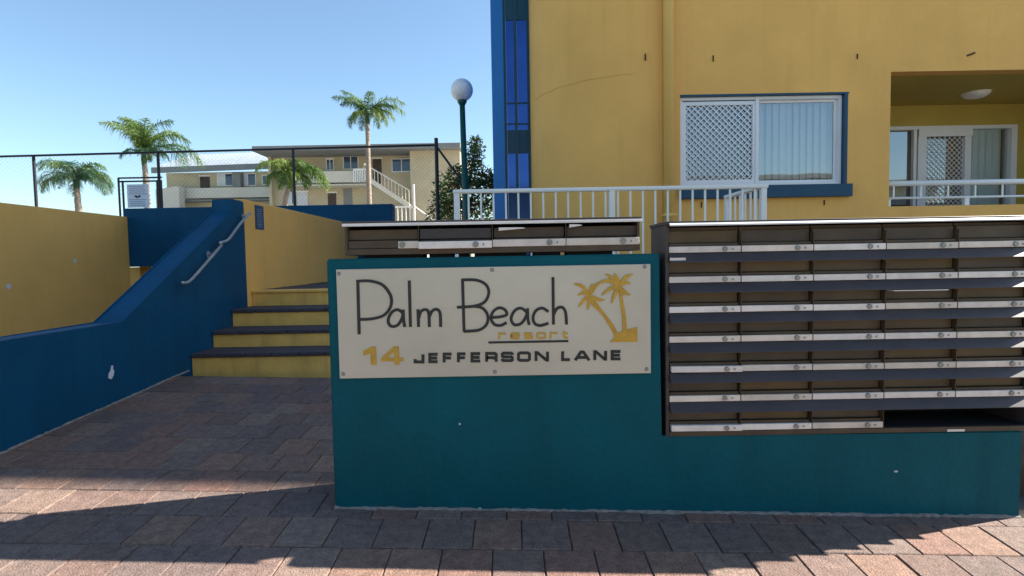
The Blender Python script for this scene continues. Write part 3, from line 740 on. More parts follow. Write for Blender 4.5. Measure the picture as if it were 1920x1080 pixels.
def diamond(parent, x0, x1, z0, z1, y, pitch, m, wd=.011):
    """security grille of crossing flat bars clipped to its frame"""
    bm = B(); W_, H_ = x1 - x0, z1 - z0
    for sgn in (1, -1):
        s = -H_
        while s < W_ + H_:
            if sgn == 1: p0 = (s, 0); p1 = (s + H_, H_)
            else: p0 = (s + H_, 0); p1 = (s, H_)
            # clip in x
            (ax, az), (bx_, bz_) = p0, p1
            def cl(xc): return az + (bz_ - az) * (xc - ax) / (bx_ - ax)
            xa, xb = min(ax, bx_), max(ax, bx_)
            if xb > .005 and xa < W_ - .005:
                lo_ = max(0, xa); hi_ = min(W_, xb)
                if hi_ - lo_ > .01:
                    ribbon(bm, [Vector((x0 + lo_, z0 + cl(lo_))), Vector((x0 + hi_, z0 + cl(hi_)))], wd, y + (0 if sgn == 1 else .0045), y + .004 + (0 if sgn == 1 else .0045))
            s += pitch
    o = obj('security_grille', bm, m, parent); o['kind'] = 'stuff'; return o
def blinds(parent, x0, x1, z0, z1, y, wd=.1, m=BLIND, amax=.5):
    x = x0
    while x < x1:
        a_ = random.uniform(.5 * amax, amax); bm = B()
        p0 = Vector((x, y)); dx_, dy_ = wd * math.cos(a_), wd * math.sin(a_)
        v = [bm.verts.new(p_) for p_ in ((x, y, z0), (min(x + dx_, x1), y + dy_, z0), (min(x + dx_, x1), y + dy_, z1), (x, y, z1))]; bm.faces.new(v)
        o = obj('blind_slat', bm, m, parent); x += wd * .86
def frame(name, parent, x0, x1, z0, z1, y0, y1, w_, m):
    bm = B(); box(bm, x0, x1, y0, y1, z1 - w_, z1); box(bm, x0, x1, y0, y1, z0, z0 + w_)
    box(bm, x0, x0 + w_, y0, y1, z0 + w_, z1 - w_); box(bm, x1 - w_, x1, y0, y1, z0 + w_, z1 - w_)
    return obj(name, bm, m, parent)
def window(dz, full):
    w_ = obj('window', bbox(wx0 - .0, wx1 + .012, YF - .004, YF + .10, wz1 + dz - .022, wz1 + dz - .001, 0), NAVY, bld)   # head trim carries the window
    obj('side_trim', bbox(wx1 - .045, wx1 - .002, YF - .006, YF + .10, wz0 + dz + .001, wz1 + dz - .023, 0), NAVY, w_)
    sl_ = obj('sill', bbox(wx0 - .0, wx1 + .03, YF - .075, YF - .001, wz0 + dz - .155, wz0 + dz - .004, .004), NAVY, w_)
    x0, x1, z0, z1 = wx0 + .005, wx1 - .048, wz0 + dz + .002, wz1 + dz - .024
    yf = YF + .045
    frame('window_frame', w_, x0, x1, z0, z1, yf, yf + .09, .035, FRAME)
    xm = x0 + (x1 - x0) * .475
    frame('sash', w_, x0 + .036, xm, z0 + .036, z1 - .05, yf + .005, yf + .035, .045, FRAME)
    frame('sash', w_, xm + .002, x1 - .036, z0 + .036, z1 - .036, yf + .045, yf + .075, .032, FRAME)
    obj('mullion', bbox(xm - .012, xm + .028, yf - .006, yf + .004, z0 + .001, z1 - .001, 0), FRAME, w_)
    bm = B(); v = [bm.verts.new(p_) for p_ in ((xm + .03, yf + .06, z0 + .06), (x1 - .06, yf + .06, z0 + .06), (x1 - .06, yf + .06, z1 - .06), (xm + .03, yf + .06, z1 - .06))]; bm.faces.new(v); obj('pane', bm, GLASS, w_)
    bm = B(); v = [bm.verts.new(p_) for p_ in ((x0 + .06, yf + .04, z0 + .06), (xm - .01, yf + .04, z0 + .06), (xm - .01, yf + .04, z1 - .06), (x0 + .06, yf + .04, z1 - .06))]; bm.faces.new(v); obj('pane', bm, GLASS, w_)
    if full:
        diamond(w_, x0 + .078, xm - .044, z0 + .078, z1 - .092, yf + .012, .0755, FRAME)
        blinds(w_, xm + .02, x1 - .03, z0 + .03, z1 - .03, yf + .16)
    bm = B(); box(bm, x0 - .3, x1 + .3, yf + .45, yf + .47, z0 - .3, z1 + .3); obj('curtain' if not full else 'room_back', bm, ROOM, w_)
window(0, True)
for lv in (1, 2): window(3.05 * lv, False)

# balcony
YBk = 8.35
flz = LAND + .05
def balcony(dz, full):
    k = obj('balcony', bbox(bx0 - .2, bx1 + .2, YF + .161, YBk, flz + dz - .15, flz + dz, 0), CONC, bld)
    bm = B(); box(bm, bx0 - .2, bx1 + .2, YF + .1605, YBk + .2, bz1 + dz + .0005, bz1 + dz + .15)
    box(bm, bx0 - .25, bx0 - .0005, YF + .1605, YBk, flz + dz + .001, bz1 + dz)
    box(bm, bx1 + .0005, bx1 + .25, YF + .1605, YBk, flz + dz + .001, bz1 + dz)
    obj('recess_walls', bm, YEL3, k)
    return k
bal = balcony(0, True)
for lv in (1, 2):
    k = balcony(3.05 * lv, False); dz = 3.05 * lv
    obj('back_wall', bbox(bx0 - .2, bx1 + .2, YBk + .001, YBk + .1, flz + dz, bz1 + dz, 0), YEL, k)
dx0 = bx0 - .55; dx1 = U(1905, 300, YBk).x; dz1 = (U(1700, 236, YBk).z + U(1900, 235, YBk).z) / 2
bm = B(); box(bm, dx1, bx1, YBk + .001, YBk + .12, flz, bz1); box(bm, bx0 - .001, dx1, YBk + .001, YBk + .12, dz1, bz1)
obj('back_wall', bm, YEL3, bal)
dr = obj('sliding_door', (lambda b_: (box(b_, bx0 + .0, dx1, YBk - .015, YBk + .1, dz1 - .05, dz1), box(b_, dx1 - .085, dx1, YBk - .015, YBk + .1, flz + .001, dz1 - .05), b_)[2])(B()), FRAME, bld)
xa_ = U(1712, 300, YBk).x; xb_ = U(1735, 300, YBk).x; xc_ = U(1808, 300, YBk).x; xd_ = U(1820, 300, YBk).x
for k, (p0, p1) in enumerate(((xa_, xa_ + .045), (xa_ + .06, xb_ + .0), (xc_, xd_ - .002))):
    obj('stile', bbox(p0, p1, YBk - .01 - .012 * (k == 1), YBk + .05, flz + .002, dz1 - .051, 0), FRAME, dr)
obj('door_head', bbox(xa_ + .06, xd_, YBk - .03, YBk - .016, dz1 - .16, dz1 - .04, 0), FRAME, dr)
diamond(dr, xb_, xc_, flz + .05, dz1 - .16, YBk + .0, .075, FRAME, .009)
for (p0, p1) in ((bx0 - .2, xa_), (xb_, xc_), (xd_, dx1 - .085)):
    bm = B(); v = [bm.verts.new(p_) for p_ in ((p0, YBk + .06, flz), (p1, YBk + .06, flz), (p1, YBk + .06, dz1 - .05), (p0, YBk + .06, dz1 - .05))]; bm.faces.new(v); obj('pane', bm, GLASS, dr)
blinds(dr, xd_ - .02, dx1 - .16, flz + .02, dz1 - .05, YBk + .075, .12, mat('pale_blind', (.80, .84, .84), .8, var=.05), .12)
blinds(dr, bx0 - .3, bx0 + .12, flz + .02, dz1 - .05, YBk + .10, .11, BLIND, .2)
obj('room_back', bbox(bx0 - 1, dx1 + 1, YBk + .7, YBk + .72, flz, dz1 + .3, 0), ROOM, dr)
# balcony rail
zr = (U(1668, 342, YF).z + U(1915, 341, YF).z) / 2; zr2 = (U(1668, 372, YF).z + U(1915, 366, YF).z) / 2
br_ = obj('balcony_railing', (lambda b_: (tube(b_, [(bx0 + .0, YF + .05, zr), (bx1, YF + .05, zr)], .034, 12), b_)[1])(B()), WHITE, bld, smooth=True)
obj('lower_rail', (lambda b_: (tube(b_, [(bx0, YF + .05, zr2), (bx1, YF + .05, zr2)], .015, 8), b_)[1])(B()), WHITE, br_, smooth=True)
x = bx0 + .09
while x < bx1 - .05:
    obj('baluster', bbox(x - .009, x + .009, YF + .042, YF + .058, zr2 + .012, zr - .03, 0), WHITE, br_); x += .335
for px in (1681, 1822):
    pass
obj('post', bbox(bx0 + .96, bx0 + 1.01, YF + .03, YF + .07, bz0, zr2 - .014, 0), WHITE, br_)
obj('post', bbox(bx0 + .003, bx0 + .045, YF + .03, YF + .07, bz0, zr2 - .014, 0), WHITE, br_)
# ceiling light
lp = U(1830, 176, 7.75); bm = B()
bmesh.ops.create_uvsphere(bm, u_segments=20, v_segments=10, radius=1, matrix=Matrix.Translation((lp.x, 7.75, bz1 - .012)) @ Matrix.Diagonal((.16, .16, .065, 1)))
t = thing('ceiling_light', 'white oyster light fixed to the yellow balcony ceiling', 'light', (lp.x, 7.75, bz1))
bmesh.ops.delete(bm, geom=[v for v in bm.verts if v.co.z > bz1 - .004], context='VERTS'); obj('diffuser', bm, GLOBE, t, smooth=True)
bm = B(); bmesh.ops.create_cone(bm, cap_ends=True, segments=20, radius1=.17, radius2=.17, depth=.012, matrix=Matrix.Translation((lp.x, 7.75, bz1 - .0065))); obj('light_base', bm, WHITE, t)
# anchors and rust marks on the facade
for px, py, ww, hh, an in ((1337, 110, .012, .07, 0), (1607, 106, .010, .06, 0), (1820, 102, .10, .02, .35), (1545, 380, .010, .06, 0), (1315, 384, .010, .07, 0)):
    p = U(px, py, YF); bm = B(); box(bm, -ww / 2, ww / 2, -.012, .0, -hh / 2, hh / 2)
    bmesh.ops.rotate(bm, verts=bm.verts, matrix=Matrix.Rotation(-an, 3, 'Y'), cent=(0, 0, 0)); bmesh.ops.translate(bm, verts=bm.verts, vec=(p.x, YF - .001, p.z)); obj('rusty_anchor', bm, RUST, bld)
p = U(1210, 107, YF); bm = B(); box(bm, p.x - .006, p.x + .006, YF - .01, YF + .03, p.z - .04, p.z + .04); obj('rusty_anchor', bm, RUST, bld)
# glazed blue corner
YG = 8.6
gx0 = U(923, 200, YG).x; gx1 = U(946, 200, YG).x; gx2 = cxr - rx + .02
HG = HB + .6
obj('blue_column', bbox(gx0, gx1, YG - .05, YG + .12, LAND, HG, .006), COLB, bld)
gw = obj('stairwell_glazing', bbox(gx1 + .001, gx1 + .035, YG - .03, YG + .09, LAND, HG, 0), NAVY, bld)
xm = U(968, 200, YG).x
obj('mullion', bbox(xm - .022, xm + .022, YG - .03, YG + .09, LAND, HG, 0), NAVY, gw)
obj('mullion', bbox(gx2 - .06, gx2 - .018, YG - .03, YG + .09, LAND, HG, 0), NAVY, gw)
def zat(py): return U(968, py, YG).z
cuts = [LAND, zat(290), zat(245), zat(232), zat(192), zat(38), 6.4, 9.2, HG]
for (z0, z1) in ((LAND, zat(288)), (zat(244), zat(234)), (zat(231), zat(195)), (zat(192), zat(38)), (zat(0) + .5, 8.0), (8.4, HG)):
    for (p0, p1) in ((gx1 + .036, xm - .023), (xm + .023, gx2 - .061)):
        bm = B(); v = [bm.verts.new(p_) for p_ in ((p0, YG, z0), (p1, YG, z0), (p1, YG, z1), (p0, YG, z1))]; bm.faces.new(v); obj('pane', bm, BGL, gw)
for z0, z1 in ((zat(288), zat(244)), (zat(38), zat(0) + .5), (zat(234), zat(231)), (zat(195), zat(192)), (8.0, 8.4)):
    for (p0, p1) in ((gx1 + .036, xm - .023), (xm + .023, gx2 - .061)): obj('transom', bbox(p0, p1, YG - .012, YG + .03, z0 + .0005, z1 - .0005, 0), NAVY, gw)
obj('side_wall', bbox(gx0 + .01, gx0 + .2, YG + .13, 12.8, LAND, HG, 0), COLB, bld)

# ------------------------------------------------------------------ white terrace railing
YR = 5.0
ra = U(851, 358, YR); rb = U(1437, 349, YR); zr = (ra.z + rb.z) / 2
t = thing('terrace_railing', 'white metal balustrade with thin balusters standing behind the letterboxes', 'railing', (ra.x, YR, .5))
bm = B(); box(bm, ra.x - .01, rb.x + .01, YR - .03, YR + .03, zr - .022, zr + .012); bev(bm, .008, 2); obj('top_rail', bm, WHITE, t)
obj('bottom_rail', bbox(ra.x, rb.x, YR - .015, YR + .015, .62, .65, .002), WHITE, t)
xs_ = ra.x + .02
for xx in (ra.x + .025, U(1147, 380, YR).x, rb.x - .03):
    obj('post', bbox(xx - .025, xx + .025, YR - .025, YR + .025, .3, zr - .0225, .003), WHITE, t)
x = ra.x + .13; posts_ = (U(1147, 380, YR).x,)
while x < rb.x - .06:
    if abs(x - posts_[0]) > .045: obj('baluster', bbox(x - .008, x + .008, YR - .008, YR + .008, .651, zr - .0225, 0), WHITE, t)
    x += .112
# return leg
xr_ = rb.x - .03; y2 = 5.85
obj('return_rail', bbox(xr_ - .03, xr_ + .03, YR + .031, y2, zr - .022, zr + .012, .006), WHITE, t)
for k in range(1, 7): yy = YR + .12 * k + .02; obj('baluster', bbox(xr_ - .008, xr_ + .008, yy - .008, yy + .008, .5, zr - .0225, 0), WHITE, t)
obj('post', bbox(xr_ - .025, xr_ + .025, y2 - .05, y2, .5, zr - .0225, .003), WHITE, t)

# ------------------------------------------------------------------ street lamp
YL = 10.0
g0 = U(866, 169, YL); lb = U(871, 352, YL); 
t = thing('street_lamp', 'dark green lamp post with a white opal globe beside the blue building corner', 'lamp', (lb.x, YL, LAND))
rr = 20.5 / FPX * YL
lean = (g0.x - lb.x)
bm = B(); base_ = Vector((lb.x + .03, YL, LAND)); topp = Vector((g0.x, YL, g0.z - rr * .9))
tube(bm, [base_, base_ + (topp - base_) * .25, topp], [.075, .06, .048], 16); obj('post', bm, GREEN, t, smooth=True)
bm = B(); tube(bm, [topp + Vector((0, 0, -.09)), topp + Vector((0, 0, -.03)), topp + Vector((0, 0, .03))], [.05, .085, .085], 16); obj('collar', bm, GREEN, t, smooth=True)
bm = B(); bmesh.ops.create_uvsphere(bm, u_segments=28, v_segments=18, radius=rr, matrix=Matrix.Translation(g0)); obj('globe', bm, GLOBE, t, smooth=True)

# ------------------------------------------------------------------ chain link fence
YC = 10.6
f0 = U(-60, 295, YC); f1 = U(818, 272, YC)
t = thing('chain_link_fence', 'tall black framed chain link fence along the court above the driveway', 'fence', (f1.x, YC, 1.35))
def zf(x): return f0.z + (f1.z - f0.z) * (x - f0.x) / (f1.x - f0.x)
for px in (65, 298, 551):
    x = U(px, 330, YC).x; bm = B(); tube(bm, [(x, YC, .9), (x, YC, zf(x))], .027, 8); obj('post', bm, BLACK, t)
bm = B(); tube(bm, [(f1.x, YC, .7), (f1.x, YC, U(816, 259, YC).z)], .036, 8); obj('post', bm, BLACK, t)
bm = B(); tube(bm, [f0, f1], .021, 8); obj('top_rail', bm, BLACK, t)
bm = B(); tube(bm, [f1 - Vector((0, 0, .02)), U(866, 340, YC - .2)], .022, 8); obj('brace', bm, BLACK, t)
bm = B(); X0, X1 = f0.x, f1.x; Z0 = 1.7; pitch = .075
s = X0 - 2.2
while s < X1 + 2.2:
    for sg in (1, -1):
        xa, za_ = (s, Z0); xb, zb_ = (s + sg * 2.0, Z0 + 2.0)
        L0 = max(min(xa, xb), X0); L1 = min(max(xa, xb), X1)
        if L1 - L0 > .02:
            f_ = lambda x_: za_ + (zb_ - za_) * (x_ - xa) / (xb - xa)
            p0 = Vector((L0, f_(L0))); p1 = Vector((L1, f_(L1)))
            top = zf((L0 + L1) / 2)
            for q0, q1 in ((p0, p1),):
                if q0.y > q1.y: q0, q1 = q1, q0
                if q0.y < top:
                    if q1.y > top: kk = (top - q0.y) / (q1.y - q0.y); q1 = q0 + (q1 - q0) * kk
                    ribbon(bm, [q0, q1], .0015, YC + .002 * sg, YC + .002 * sg + .0015)
    s += pitch
o = obj('chain_link', bm, WIRE, t); o['kind'] = 'stuff'
# gate with notice
YN = 10.4
ga = U(222, 334, YN); gb_ = U(303, 331, YN)
t = thing('pool_gate', 'black tubular gate frame standing at the left end of the blue parapet', 'gate', (ga.x, YN, 1.35))
for x in (ga.x, ga.x + .075, gb_.x - .09, gb_.x - .015):
    bm = B(); tube(bm, [(x, YN, 1.0), (x, YN, ga.z - (.0 if x in (ga.x,) else .05))], .018, 8); obj('upright', bm, BLACK, t)
for dz in (0, -.065):
    bm = B(); tube(bm, [(ga.x, YN, ga.z + dz), (gb_.x, YN, ga.z + dz)], .016, 8); obj('crossbar', bm, BLACK, t)
na = U(238, 346, YN - .05); nb_ = U(280, 389, YN - .05)
t = thing('notice_sign', 'white rules notice with faded print and a small dark figure on the gate', 'sign', (na.x, YN - .05, nb_.z))
obj('board', bbox(na.x, nb_.x, YN - .06, YN - .045, nb_.z, na.z, .001), BOARD, t)
bm = B(); hh = na.z - nb_.z
for k in range(11):
    if k in (5, 6): continue
    zz = na.z - hh * (.07 + .082 * k); e = random.random() * .05; box(bm, na.x + .03 + e * .4, nb_.x - .03 - e, YN - .0612, YN - .0602, zz - .011, zz)
obj('faded_lines', bm, GREYTX, t)
bm = B(); cz = na.z - hh * .53; cx = (na.x + nb_.x) / 2
prism(bm, [(cx - .07, cz + .01), (cx - .03, cz + .03), (cx, cz + .005), (cx + .04, cz + .035), (cx + .06, cz), (cx + .02, cz - .02), (cx - .03, cz - .025)], 'y', YN - .0612, YN - .0602); obj('figure_mark', bm, INK, t)

# ------------------------------------------------------------------ palms
def palm(label, base_px, top_px, Y, crown_px, mats, seed, fronds, r0=.14, z0=1.35):
    rnd = random.Random(seed)
    top = U(*top_px, Y); bpt = U(*base_px, Y); bs = Vector((bpt.x, Y, z0))
    t = thing('palm_tree', label, 'palm tree', bs, 'palm trees beyond the fence')
    pts = []; n = 14
    for i in range(n + 1):
        k = i / n; p = bs.lerp(bpt, k / .5) if k < .5 else bpt.lerp(top, (k - .5) / .5)
        pts.append(p + Vector((rnd.uniform(-.01, .01), 0, 0)))
    rad = [r0 * (1.15 - .4 * i / n) * (1 + (.06 if i % 2 else -.03)) for i in range(n + 1)]
    bm = B(); tube(bm, pts, rad, 10); obj('trunk', bm, TRUNK, t, smooth=True)
    bm = B(); tube(bm, [top + Vector((0, 0, -.25)), top + Vector((0, 0, .0)), top + Vector((0, 0, .3))], [r0 * .8, r0 * .95, r0 * .4], 10); obj('crownshaft', bm, mats[0], t)
    c0 = top + Vector((0, 0, .15))
    for fi, (az, el, ln, droop) in enumerate(fronds):
        az = R(az) + rnd.uniform(-.1, .1); el = R(el)
        dirh = Vector((math.cos(az), math.sin(az), 0)); p = c0.copy(); seg = 16; P = [p.copy()]; a_ = el
        for k in range(seg):
            p = p + (dirh * math.cos(a_) + Vector((0, 0, 1)) * math.sin(a_)) * ln / seg; P.append(p.copy()); a_ -= R(droop) / seg * (1 + .8 * k / seg)
        bm = B(); tube(bm, P, [.022 * (1 - .85 * k / seg) for k in range(seg + 1)], 4)
        side = dirh.cross(Vector((0, 0, 1)))
        nl = 38
        for k in range(2, nl):
            f_ = k / nl * seg; i = min(int(f_), seg - 1); q = P[i].lerp(P[i + 1], f_ - i); tn = (P[i + 1] - P[i]).normalized()
            up = side.cross(tn) * -1
            if up.z < 0: up = -up
            prof = math.sin(math.pi * min(1, (k / nl) * .92 + .12)) ** .6
            for sg in (1, -1):
                for rep in range(2):
                    ll = ln * .27 * prof * rnd.uniform(.85, 1.3)
                    d = (side * sg * rnd.uniform(.6, 1) + tn * rnd.uniform(.35, .8) + up * rnd.uniform(-.35, .45)).normalized()
                    m1 = q + d * ll * .5 + Vector((0, 0, -ll * .06)); m2 = q + d * ll * .85 + Vector((0, 0, -ll * rnd.uniform(.35, .8)))
                    wv = tn * .011 + Vector((rnd.uniform(-.007, .007), 0, rnd.uniform(-.007, .007)))
                    a1 = bm.verts.new(q - wv); a2 = bm.verts.new(q + wv); b1 = bm.verts.new(m1 - wv * .9); b2 = bm.verts.new(m1 + wv * .9); e = bm.verts.new(m2)
                    bm.faces.new((a1, a2, b2, b1)); bm.faces.new((b1, b2, e))
        obj('frond', bm, mats[rnd.randrange(len(mats))], t)
def ring(n, el, ln, dr, off=0, rnd=random.Random(3)):
    return [(360 * i / n + off + rnd.uniform(-12, 12), el + rnd.uniform(-10, 10), ln * rnd.uniform(.88, 1.1), dr + rnd.uniform(-15, 15)) for i in range(n)]
palm('short dark green palm at far left with drooping feathery fronds', (147, 388), (143, 345), 22, None, [FROND2, FROND2, FROND], 1,
     ring(7, 72, 1.75, 100) + ring(7, 28, 1.6, 95, 20) + [(180, 40, 1.9, 85), (0, 22, 1.7, 85), (8, 45, 1.7, 105)], .12)
palm('bright green palm behind the notice sign with one long frond arching right', (274, 340), (270, 298), 20, None, [FROND, FROND3, FROND2], 2,
     ring(8, 84, 1.75, 75) + ring(4, 45, 1.0, 110, 30) + [(5, 40, 2.5, 95), (-10, 33, 2.3, 95), (12, 70, 2.0, 95), (150, 84, 1.9, 50), (175, 78, 1.8, 55)], .10)
palm('small light green palm in front of the cream apartments left of centre', (534, 382), (543, 340), 18, None, [FROND3, FROND, FROND], 3,
     ring(7, 70, 1.35, 120) + ring(9, 40, 1.0, 120, 25) + [(0, 48, 1.75, 120), (10, 35, 1.7, 105), (-15, 42, 1.6, 115)], .09)
palm('tallest slender palm with pale trunk rising above the apartment roof', (692, 378), (689, 222), 26, None, [FROND, FROND2, FROND3], 4,
     ring(6, 62, 1.5, 80) + ring(8, 30, 1.35, 110, 25) + [(180, 55, 2.0, 50), (168, 68, 1.9, 45), (0, 58, 2.2, 80), (12, 48, 2.1, 85), (-12, 38, 1.7, 100)], .125)

# ------------------------------------------------------------------ leafy tree beside the blue corner
YT = 12.6
rnd = random.Random(11)
tb = U(868, 420, YT); t = thing('leafy_tree', 'dark bushy tree with some rusty leaves behind the green lamp post', 'tree', (tb.x, YT, LAND))
bm = B(); hub = U(872, 390, YT); tube(bm, [(tb.x, YT, LAND), hub], [.1, .07], 8); obj('trunk', bm, BARK, t, smooth=True)
clumps = [(845, 350, .42), (850, 390, .5), (880, 385, .45), (900, 350, .33), (888, 315, .28), (893, 270, .2), (890, 292, .22), (912, 335, .28), (920, 380, .35), (835, 372, .35), (880, 345, .3), (925, 350, .25), (862, 330, .28), (905, 400, .4), (828, 400, .4)]
cl_pts = []
for i, (px, py, r_) in enumerate(clumps):
    c = U(px, py, YT + rnd.uniform(-.35, .35)); cl_pts.append((c, r_))
    bm = B(); tube(bm, [hub, hub.lerp(c, .5) + Vector((0, 0, .05)), c], [.035, .02, .008], 5); obj('branch', bm, BARK, t)
for mi, (mm, frac) in enumerate(((LEAF, 1.0), (LEAFR, .22))):
    bm = B()
    for i, (c, r_) in enumerate(cl_pts):
        for _ in range(int(270 * r_ / .35 * frac)):
            d = Vector((rnd.gauss(0, 1), rnd.gauss(0, 1), rnd.gauss(0, 1))).normalized() * r_ * rnd.random() ** .5
            p = c + d; a_ = Vector((rnd.uniform(-1, 1), rnd.uniform(-1, 1), rnd.uniform(-.5, .8))).normalized(); b_ = a_.cross(Vector((rnd.uniform(-1, 1), rnd.uniform(-1, 1), rnd.uniform(-1, 1)))).normalized()
            l_ = rnd.uniform(.035, .065); v = [bm.verts.new(q) for q in (p, p + a_ * l_ + b_ * l_ * .4, p + a_ * l_ * 2, p + a_ * l_ - b_ * l_ * .4)]; bm.faces.new(v)
    o = obj('crown' if mi == 0 else 'rusty_leaves', bm, mm, t); o['kind'] = 'stuff'

# ------------------------------------------------------------------ far apartments
YA = 38.0
def rect(px0, py0, px1, py1, Y): a_ = U(px0, py1, Y); b_ = U(px1, py0, Y); return a_.x, b_.x, a_.z, b_.z
apt = thing('apartment_block', 'cream brick apartment block with flat roof and outside stair beyond the fence', 'building', (U(680, 400, YA).x, YA, 1.3))
YI = YA + 1.6
rx0, rx1 = U(472, 277, YA - .8).x, U(863, 266, YA - .8).x; rz = U(665, 271, YA - .8).z
obj('roof', bbox(rx0, rx1, YA - .8, YA + 9, rz - .32, rz + .02, .02), FASC, apt)
x0, x1, z0, z1 = rect(772, 273, 862, 430, YA)
obj('wall', bbox(x0, x1, YA, YA + 8, .5, rz - .321, 0), CREAM, apt)
xi0 = U(512, 300, YI).x
obj('wall', bbox(xi0, x0 - .001, YI, YI + .3, .5, rz - .321, 0), CREAM, apt)
obj('wall', bbox(xi0 - .2, xi0, YI - .4, YI + 7, .5, rz - .321, 0), CREAM, apt)
a_ = rect(540, 344, 690, 349, YA)
obj('walkway_slab', bbox(a_[0], a_[1], YA + .05, YI - .001, a_[2], a_[3], 0), CREAM2, apt)
a_ = rect(540, 320, 664, 344, YA)
k = obj('balustrade', bbox(a_[0], a_[1], YA + .06, YA + .1, a_[2] + .02, a_[3], 0), CREAM2, apt)
def farwin(par, px0, py0, px1, py1, Y, curtain=.3, nm='window'):
    a_ = rect(px0, py0, px1, py1, Y); w_ = obj(nm, bbox(a_[0], a_[1], Y - .05, Y - .002, a_[2], a_[3], 0), FRAME, par)
    n = 2
    for i in range(n):
        xa = a_[0] + .06 + (a_[1] - a_[0] - .06) * i / n; xb = a_[0] + (a_[1] - a_[0] - .06) * (i + 1) / n
        obj('pane', bbox(xa, xb, Y - .058, Y - .0505, a_[2] + .06, a_[3] - .06, 0), FARGL if (i or curtain < .3) else FARWH, w_)
def fardoor(par, px0, py0, px1, py1, Y, m): 
    a_ = rect(px0, py0, px1, py1, Y); d_ = obj('door', bbox(a_[0], a_[1], Y - .04, Y - .002, a_[2], a_[3], 0), m, par)
    obj('frame', bbox(a_[0] - .08, a_[1] + .08, Y - .06, Y - .002, a_[3] + .001, a_[3] + .1, 0), FRAME, d_)
farwin(apt, 644, 292, 672, 318, YI, .2); farwin(apt, 735, 297, 771, 323, YI, .1); farwin(apt, 612, 296, 626, 320, YI, .2)
fardoor(apt, 700, 298, 715, 345, YI, DOORB); fardoor(apt, 616, 300, 624, 344, YI, FASC)
fardoor(apt, 558, 360, 577, 395, YI, FARWH); fardoor(apt, 616, 362, 630, 400, YI, DOORB); fardoor(apt, 645, 352, 660, 395, YI, FASC)
farwin(apt, 540, 356, 554, 384, YI, .5)
# white stair with balusters
p0 = U(690, 330, YA - .3); p1 = U(772, 384, YA - .3)
st_ = obj('outside_stair', (lambda b_: (prism(b_, [(p0.x, p0.z), (p1.x, p1.z), (p1.x, p1.z - .35), (p0.x, p0.z - .35)], 'y', YA - 1.2, YA - .3), b_)[1])(B()), CREAM2, apt)
q0 = U(690, 312, YA - .3); q1 = U(772, 360, YA - .3)
bm = B(); tube(bm, [(q0.x, YA - 1.25, q0.z), (q1.x, YA - 1.25, q1.z)], .05, 6); obj('stair_rail', bm, CREAM2, st_)
for i in range(14):
    kx = i / 13; xx = p0.x + (p1.x - p0.x) * kx; za_ = p0.z + (p1.z - p0.z) * kx; zb_ = q0.z + (q1.z - q0.z) * kx
    obj('stair_baluster', bbox(xx - .02, xx + .02, YA - 1.28, YA - 1.22, za_, zb_, 0), CREAM2, st_)
a_ = rect(664, 316, 690, 342, YA - .3)
pn = obj('landing_screen', bbox(a_[0], a_[1], YA - .35, YA - .3, a_[3] - .08, a_[3], 0), WHITE, apt)
for i in range(9):
    xx = a_[0] + (a_[1] - a_[0]) * i / 8; obj('screen_bar', bbox(xx - .035, xx + .035, YA - .34, YA - .3, a_[2], a_[3] - .08, 0), WHITE, pn)
# lower white fence of the stair foot
a_ = rect(738, 386, 776, 414, 24)
t = thing('white_stair_fence', 'low white fence with thin bars between the blue parapet and the black post', 'fence', (a_[0], 24, LAND))
obj('rail', bbox(a_[0], a_[1], 24, 24.06, a_[3] - .06, a_[3], 0), WHITE, t)
for i in range(6):
    xx = a_[0] + (a_[1] - a_[0]) * i / 5; obj('bar', bbox(xx - .02, xx + .02, 24.005, 24.045, LAND, a_[3] - .061, 0), WHITE, t)
p0 = U(776, 386, 24); p1 = U(812, 412, 24); bm = B(); tube(bm, [p0, p1], .035, 6); obj('sloping_rail', bm, WHITE, t)
obj('newel', bbox(p0.x - .04, p0.x + .04, 24.0, 24.08, LAND, U(776, 345, 24).z, 0), WHITE, t)

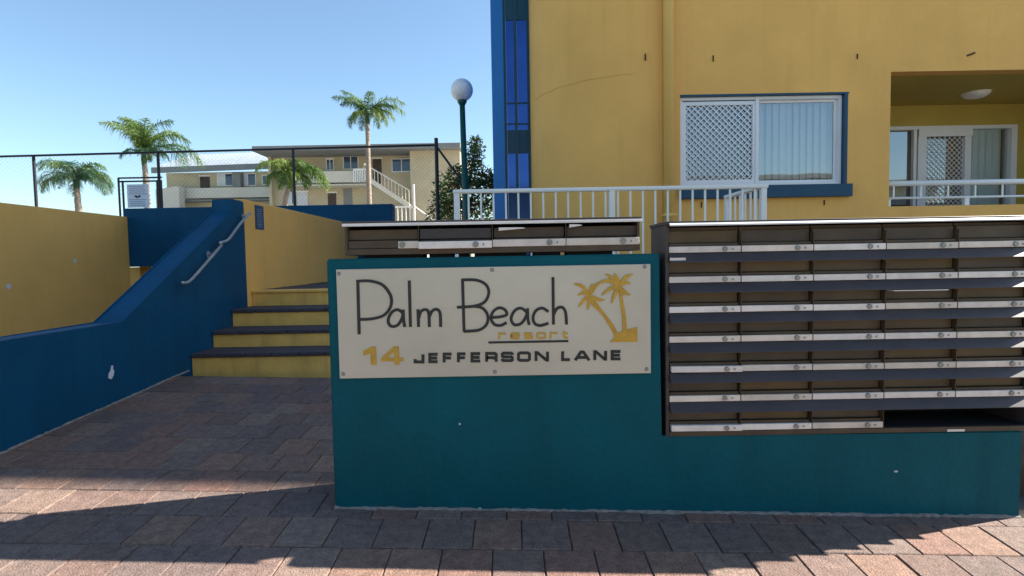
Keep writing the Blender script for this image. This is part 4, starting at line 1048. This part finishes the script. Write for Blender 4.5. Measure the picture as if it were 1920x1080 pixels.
YW = 42.0
wing = thing('apartment_wing', 'lower cream apartment wing with pale tin roof left of the taller block', 'building', (U(400, 380, YW).x, YW, 1.3))
x0, x1 = U(300, 340, YW).x, U(512, 340, YW).x
zf0 = U(300, 313, YW).z
bm = B(); fz0 = U(283, 314, YW - .6); fz1 = U(520, 305, YW - .6)
prism(bm, [(fz0.x, fz0.z), (fz1.x, fz1.z), (fz1.x, fz1.z - .4), (fz0.x, fz0.z - .4)], 'y', YW - .6, YW - .4); obj('fascia', bm, FASC, wing)
bm = B(); v = [bm.verts.new(p_) for p_ in ((fz0.x, YW - .55, fz0.z), (fz1.x, YW - .55, fz1.z), (fz1.x, YW + 5, fz1.z + 2.0), (U(360, 290, YW + 5).x, YW + 5, fz0.z + 2.0))]; bm.faces.new(v)
bmesh.ops.solidify(bm, geom=bm.faces[:], thickness=.05); obj('roof', bm, TINR, wing)
obj('wall', bbox(x0, x1, YW + .8, YW + 6, .5, fz0.z - .2, 0), CREAM, wing)
YV = YW + .8
farwin(wing, 408, 325, 437, 349, YV, .5); farwin(wing, 450, 325, 480, 349, YV, .5); farwin(wing, 492, 328, 509, 347, YV, .1)
fardoor(wing, 377, 331, 393, 370, YV, DOORB)
a_ = rect(437, 322, 450, 368, YW + .2); obj('pier', bbox(a_[0], a_[1], YW + .2, YV - .003, a_[2], a_[3], 0), FASC, wing)
a_ = rect(330, 350, 512, 372, YW); obj('balustrade', bbox(a_[0], a_[1], YW + .05, YW + .1, a_[2], a_[3], 0), CREAM2, wing)
a_ = rect(330, 372, 512, 378, YW); obj('walkway_slab', bbox(a_[0], a_[1], YW + .02, YV - .001, a_[2], a_[3], 0), FASC, wing)
p0 = U(304, 386, YW - .2); p1 = U(338, 352, YW - .2)
bm = B(); prism(bm, [(p0.x, p0.z - .6), (p1.x + .3, p0.z - .6), (p1.x + .3, p1.z), (p1.x, p1.z), (p0.x, p1.z - .2)], 'y', YW - .9, YW - .2); obj('stair_flank', bm, CREAM2, wing)

# ------------------------------------------------------------------ building added across the lane for warm bounced light (also mirrored in the windows)
t = thing('added_opposite_building', 'pale two storey building added across the lane to bounce warm light, mirrored in the yellow building windows', 'building', (0, -17, -1.9))
ob = obj('wall', bbox(-22, 26, -25, -17, -1.9, 5.2, .02), mat('pale_render_opposite', (.66, .60, .50), .85, var=.06), t)
obj('roof', bbox(-22.4, 26.4, -25.4, -16.4, 5.201, 5.5, .02), FASC, t)
for i in range(11):
    for z in (.6, 3.3):
        x = -19.5 + i * 4.2
        obj('window', bbox(x, x + 1.9, -17.0 + .001, -16.96, z, z + 1.2, 0), FARGL, t)
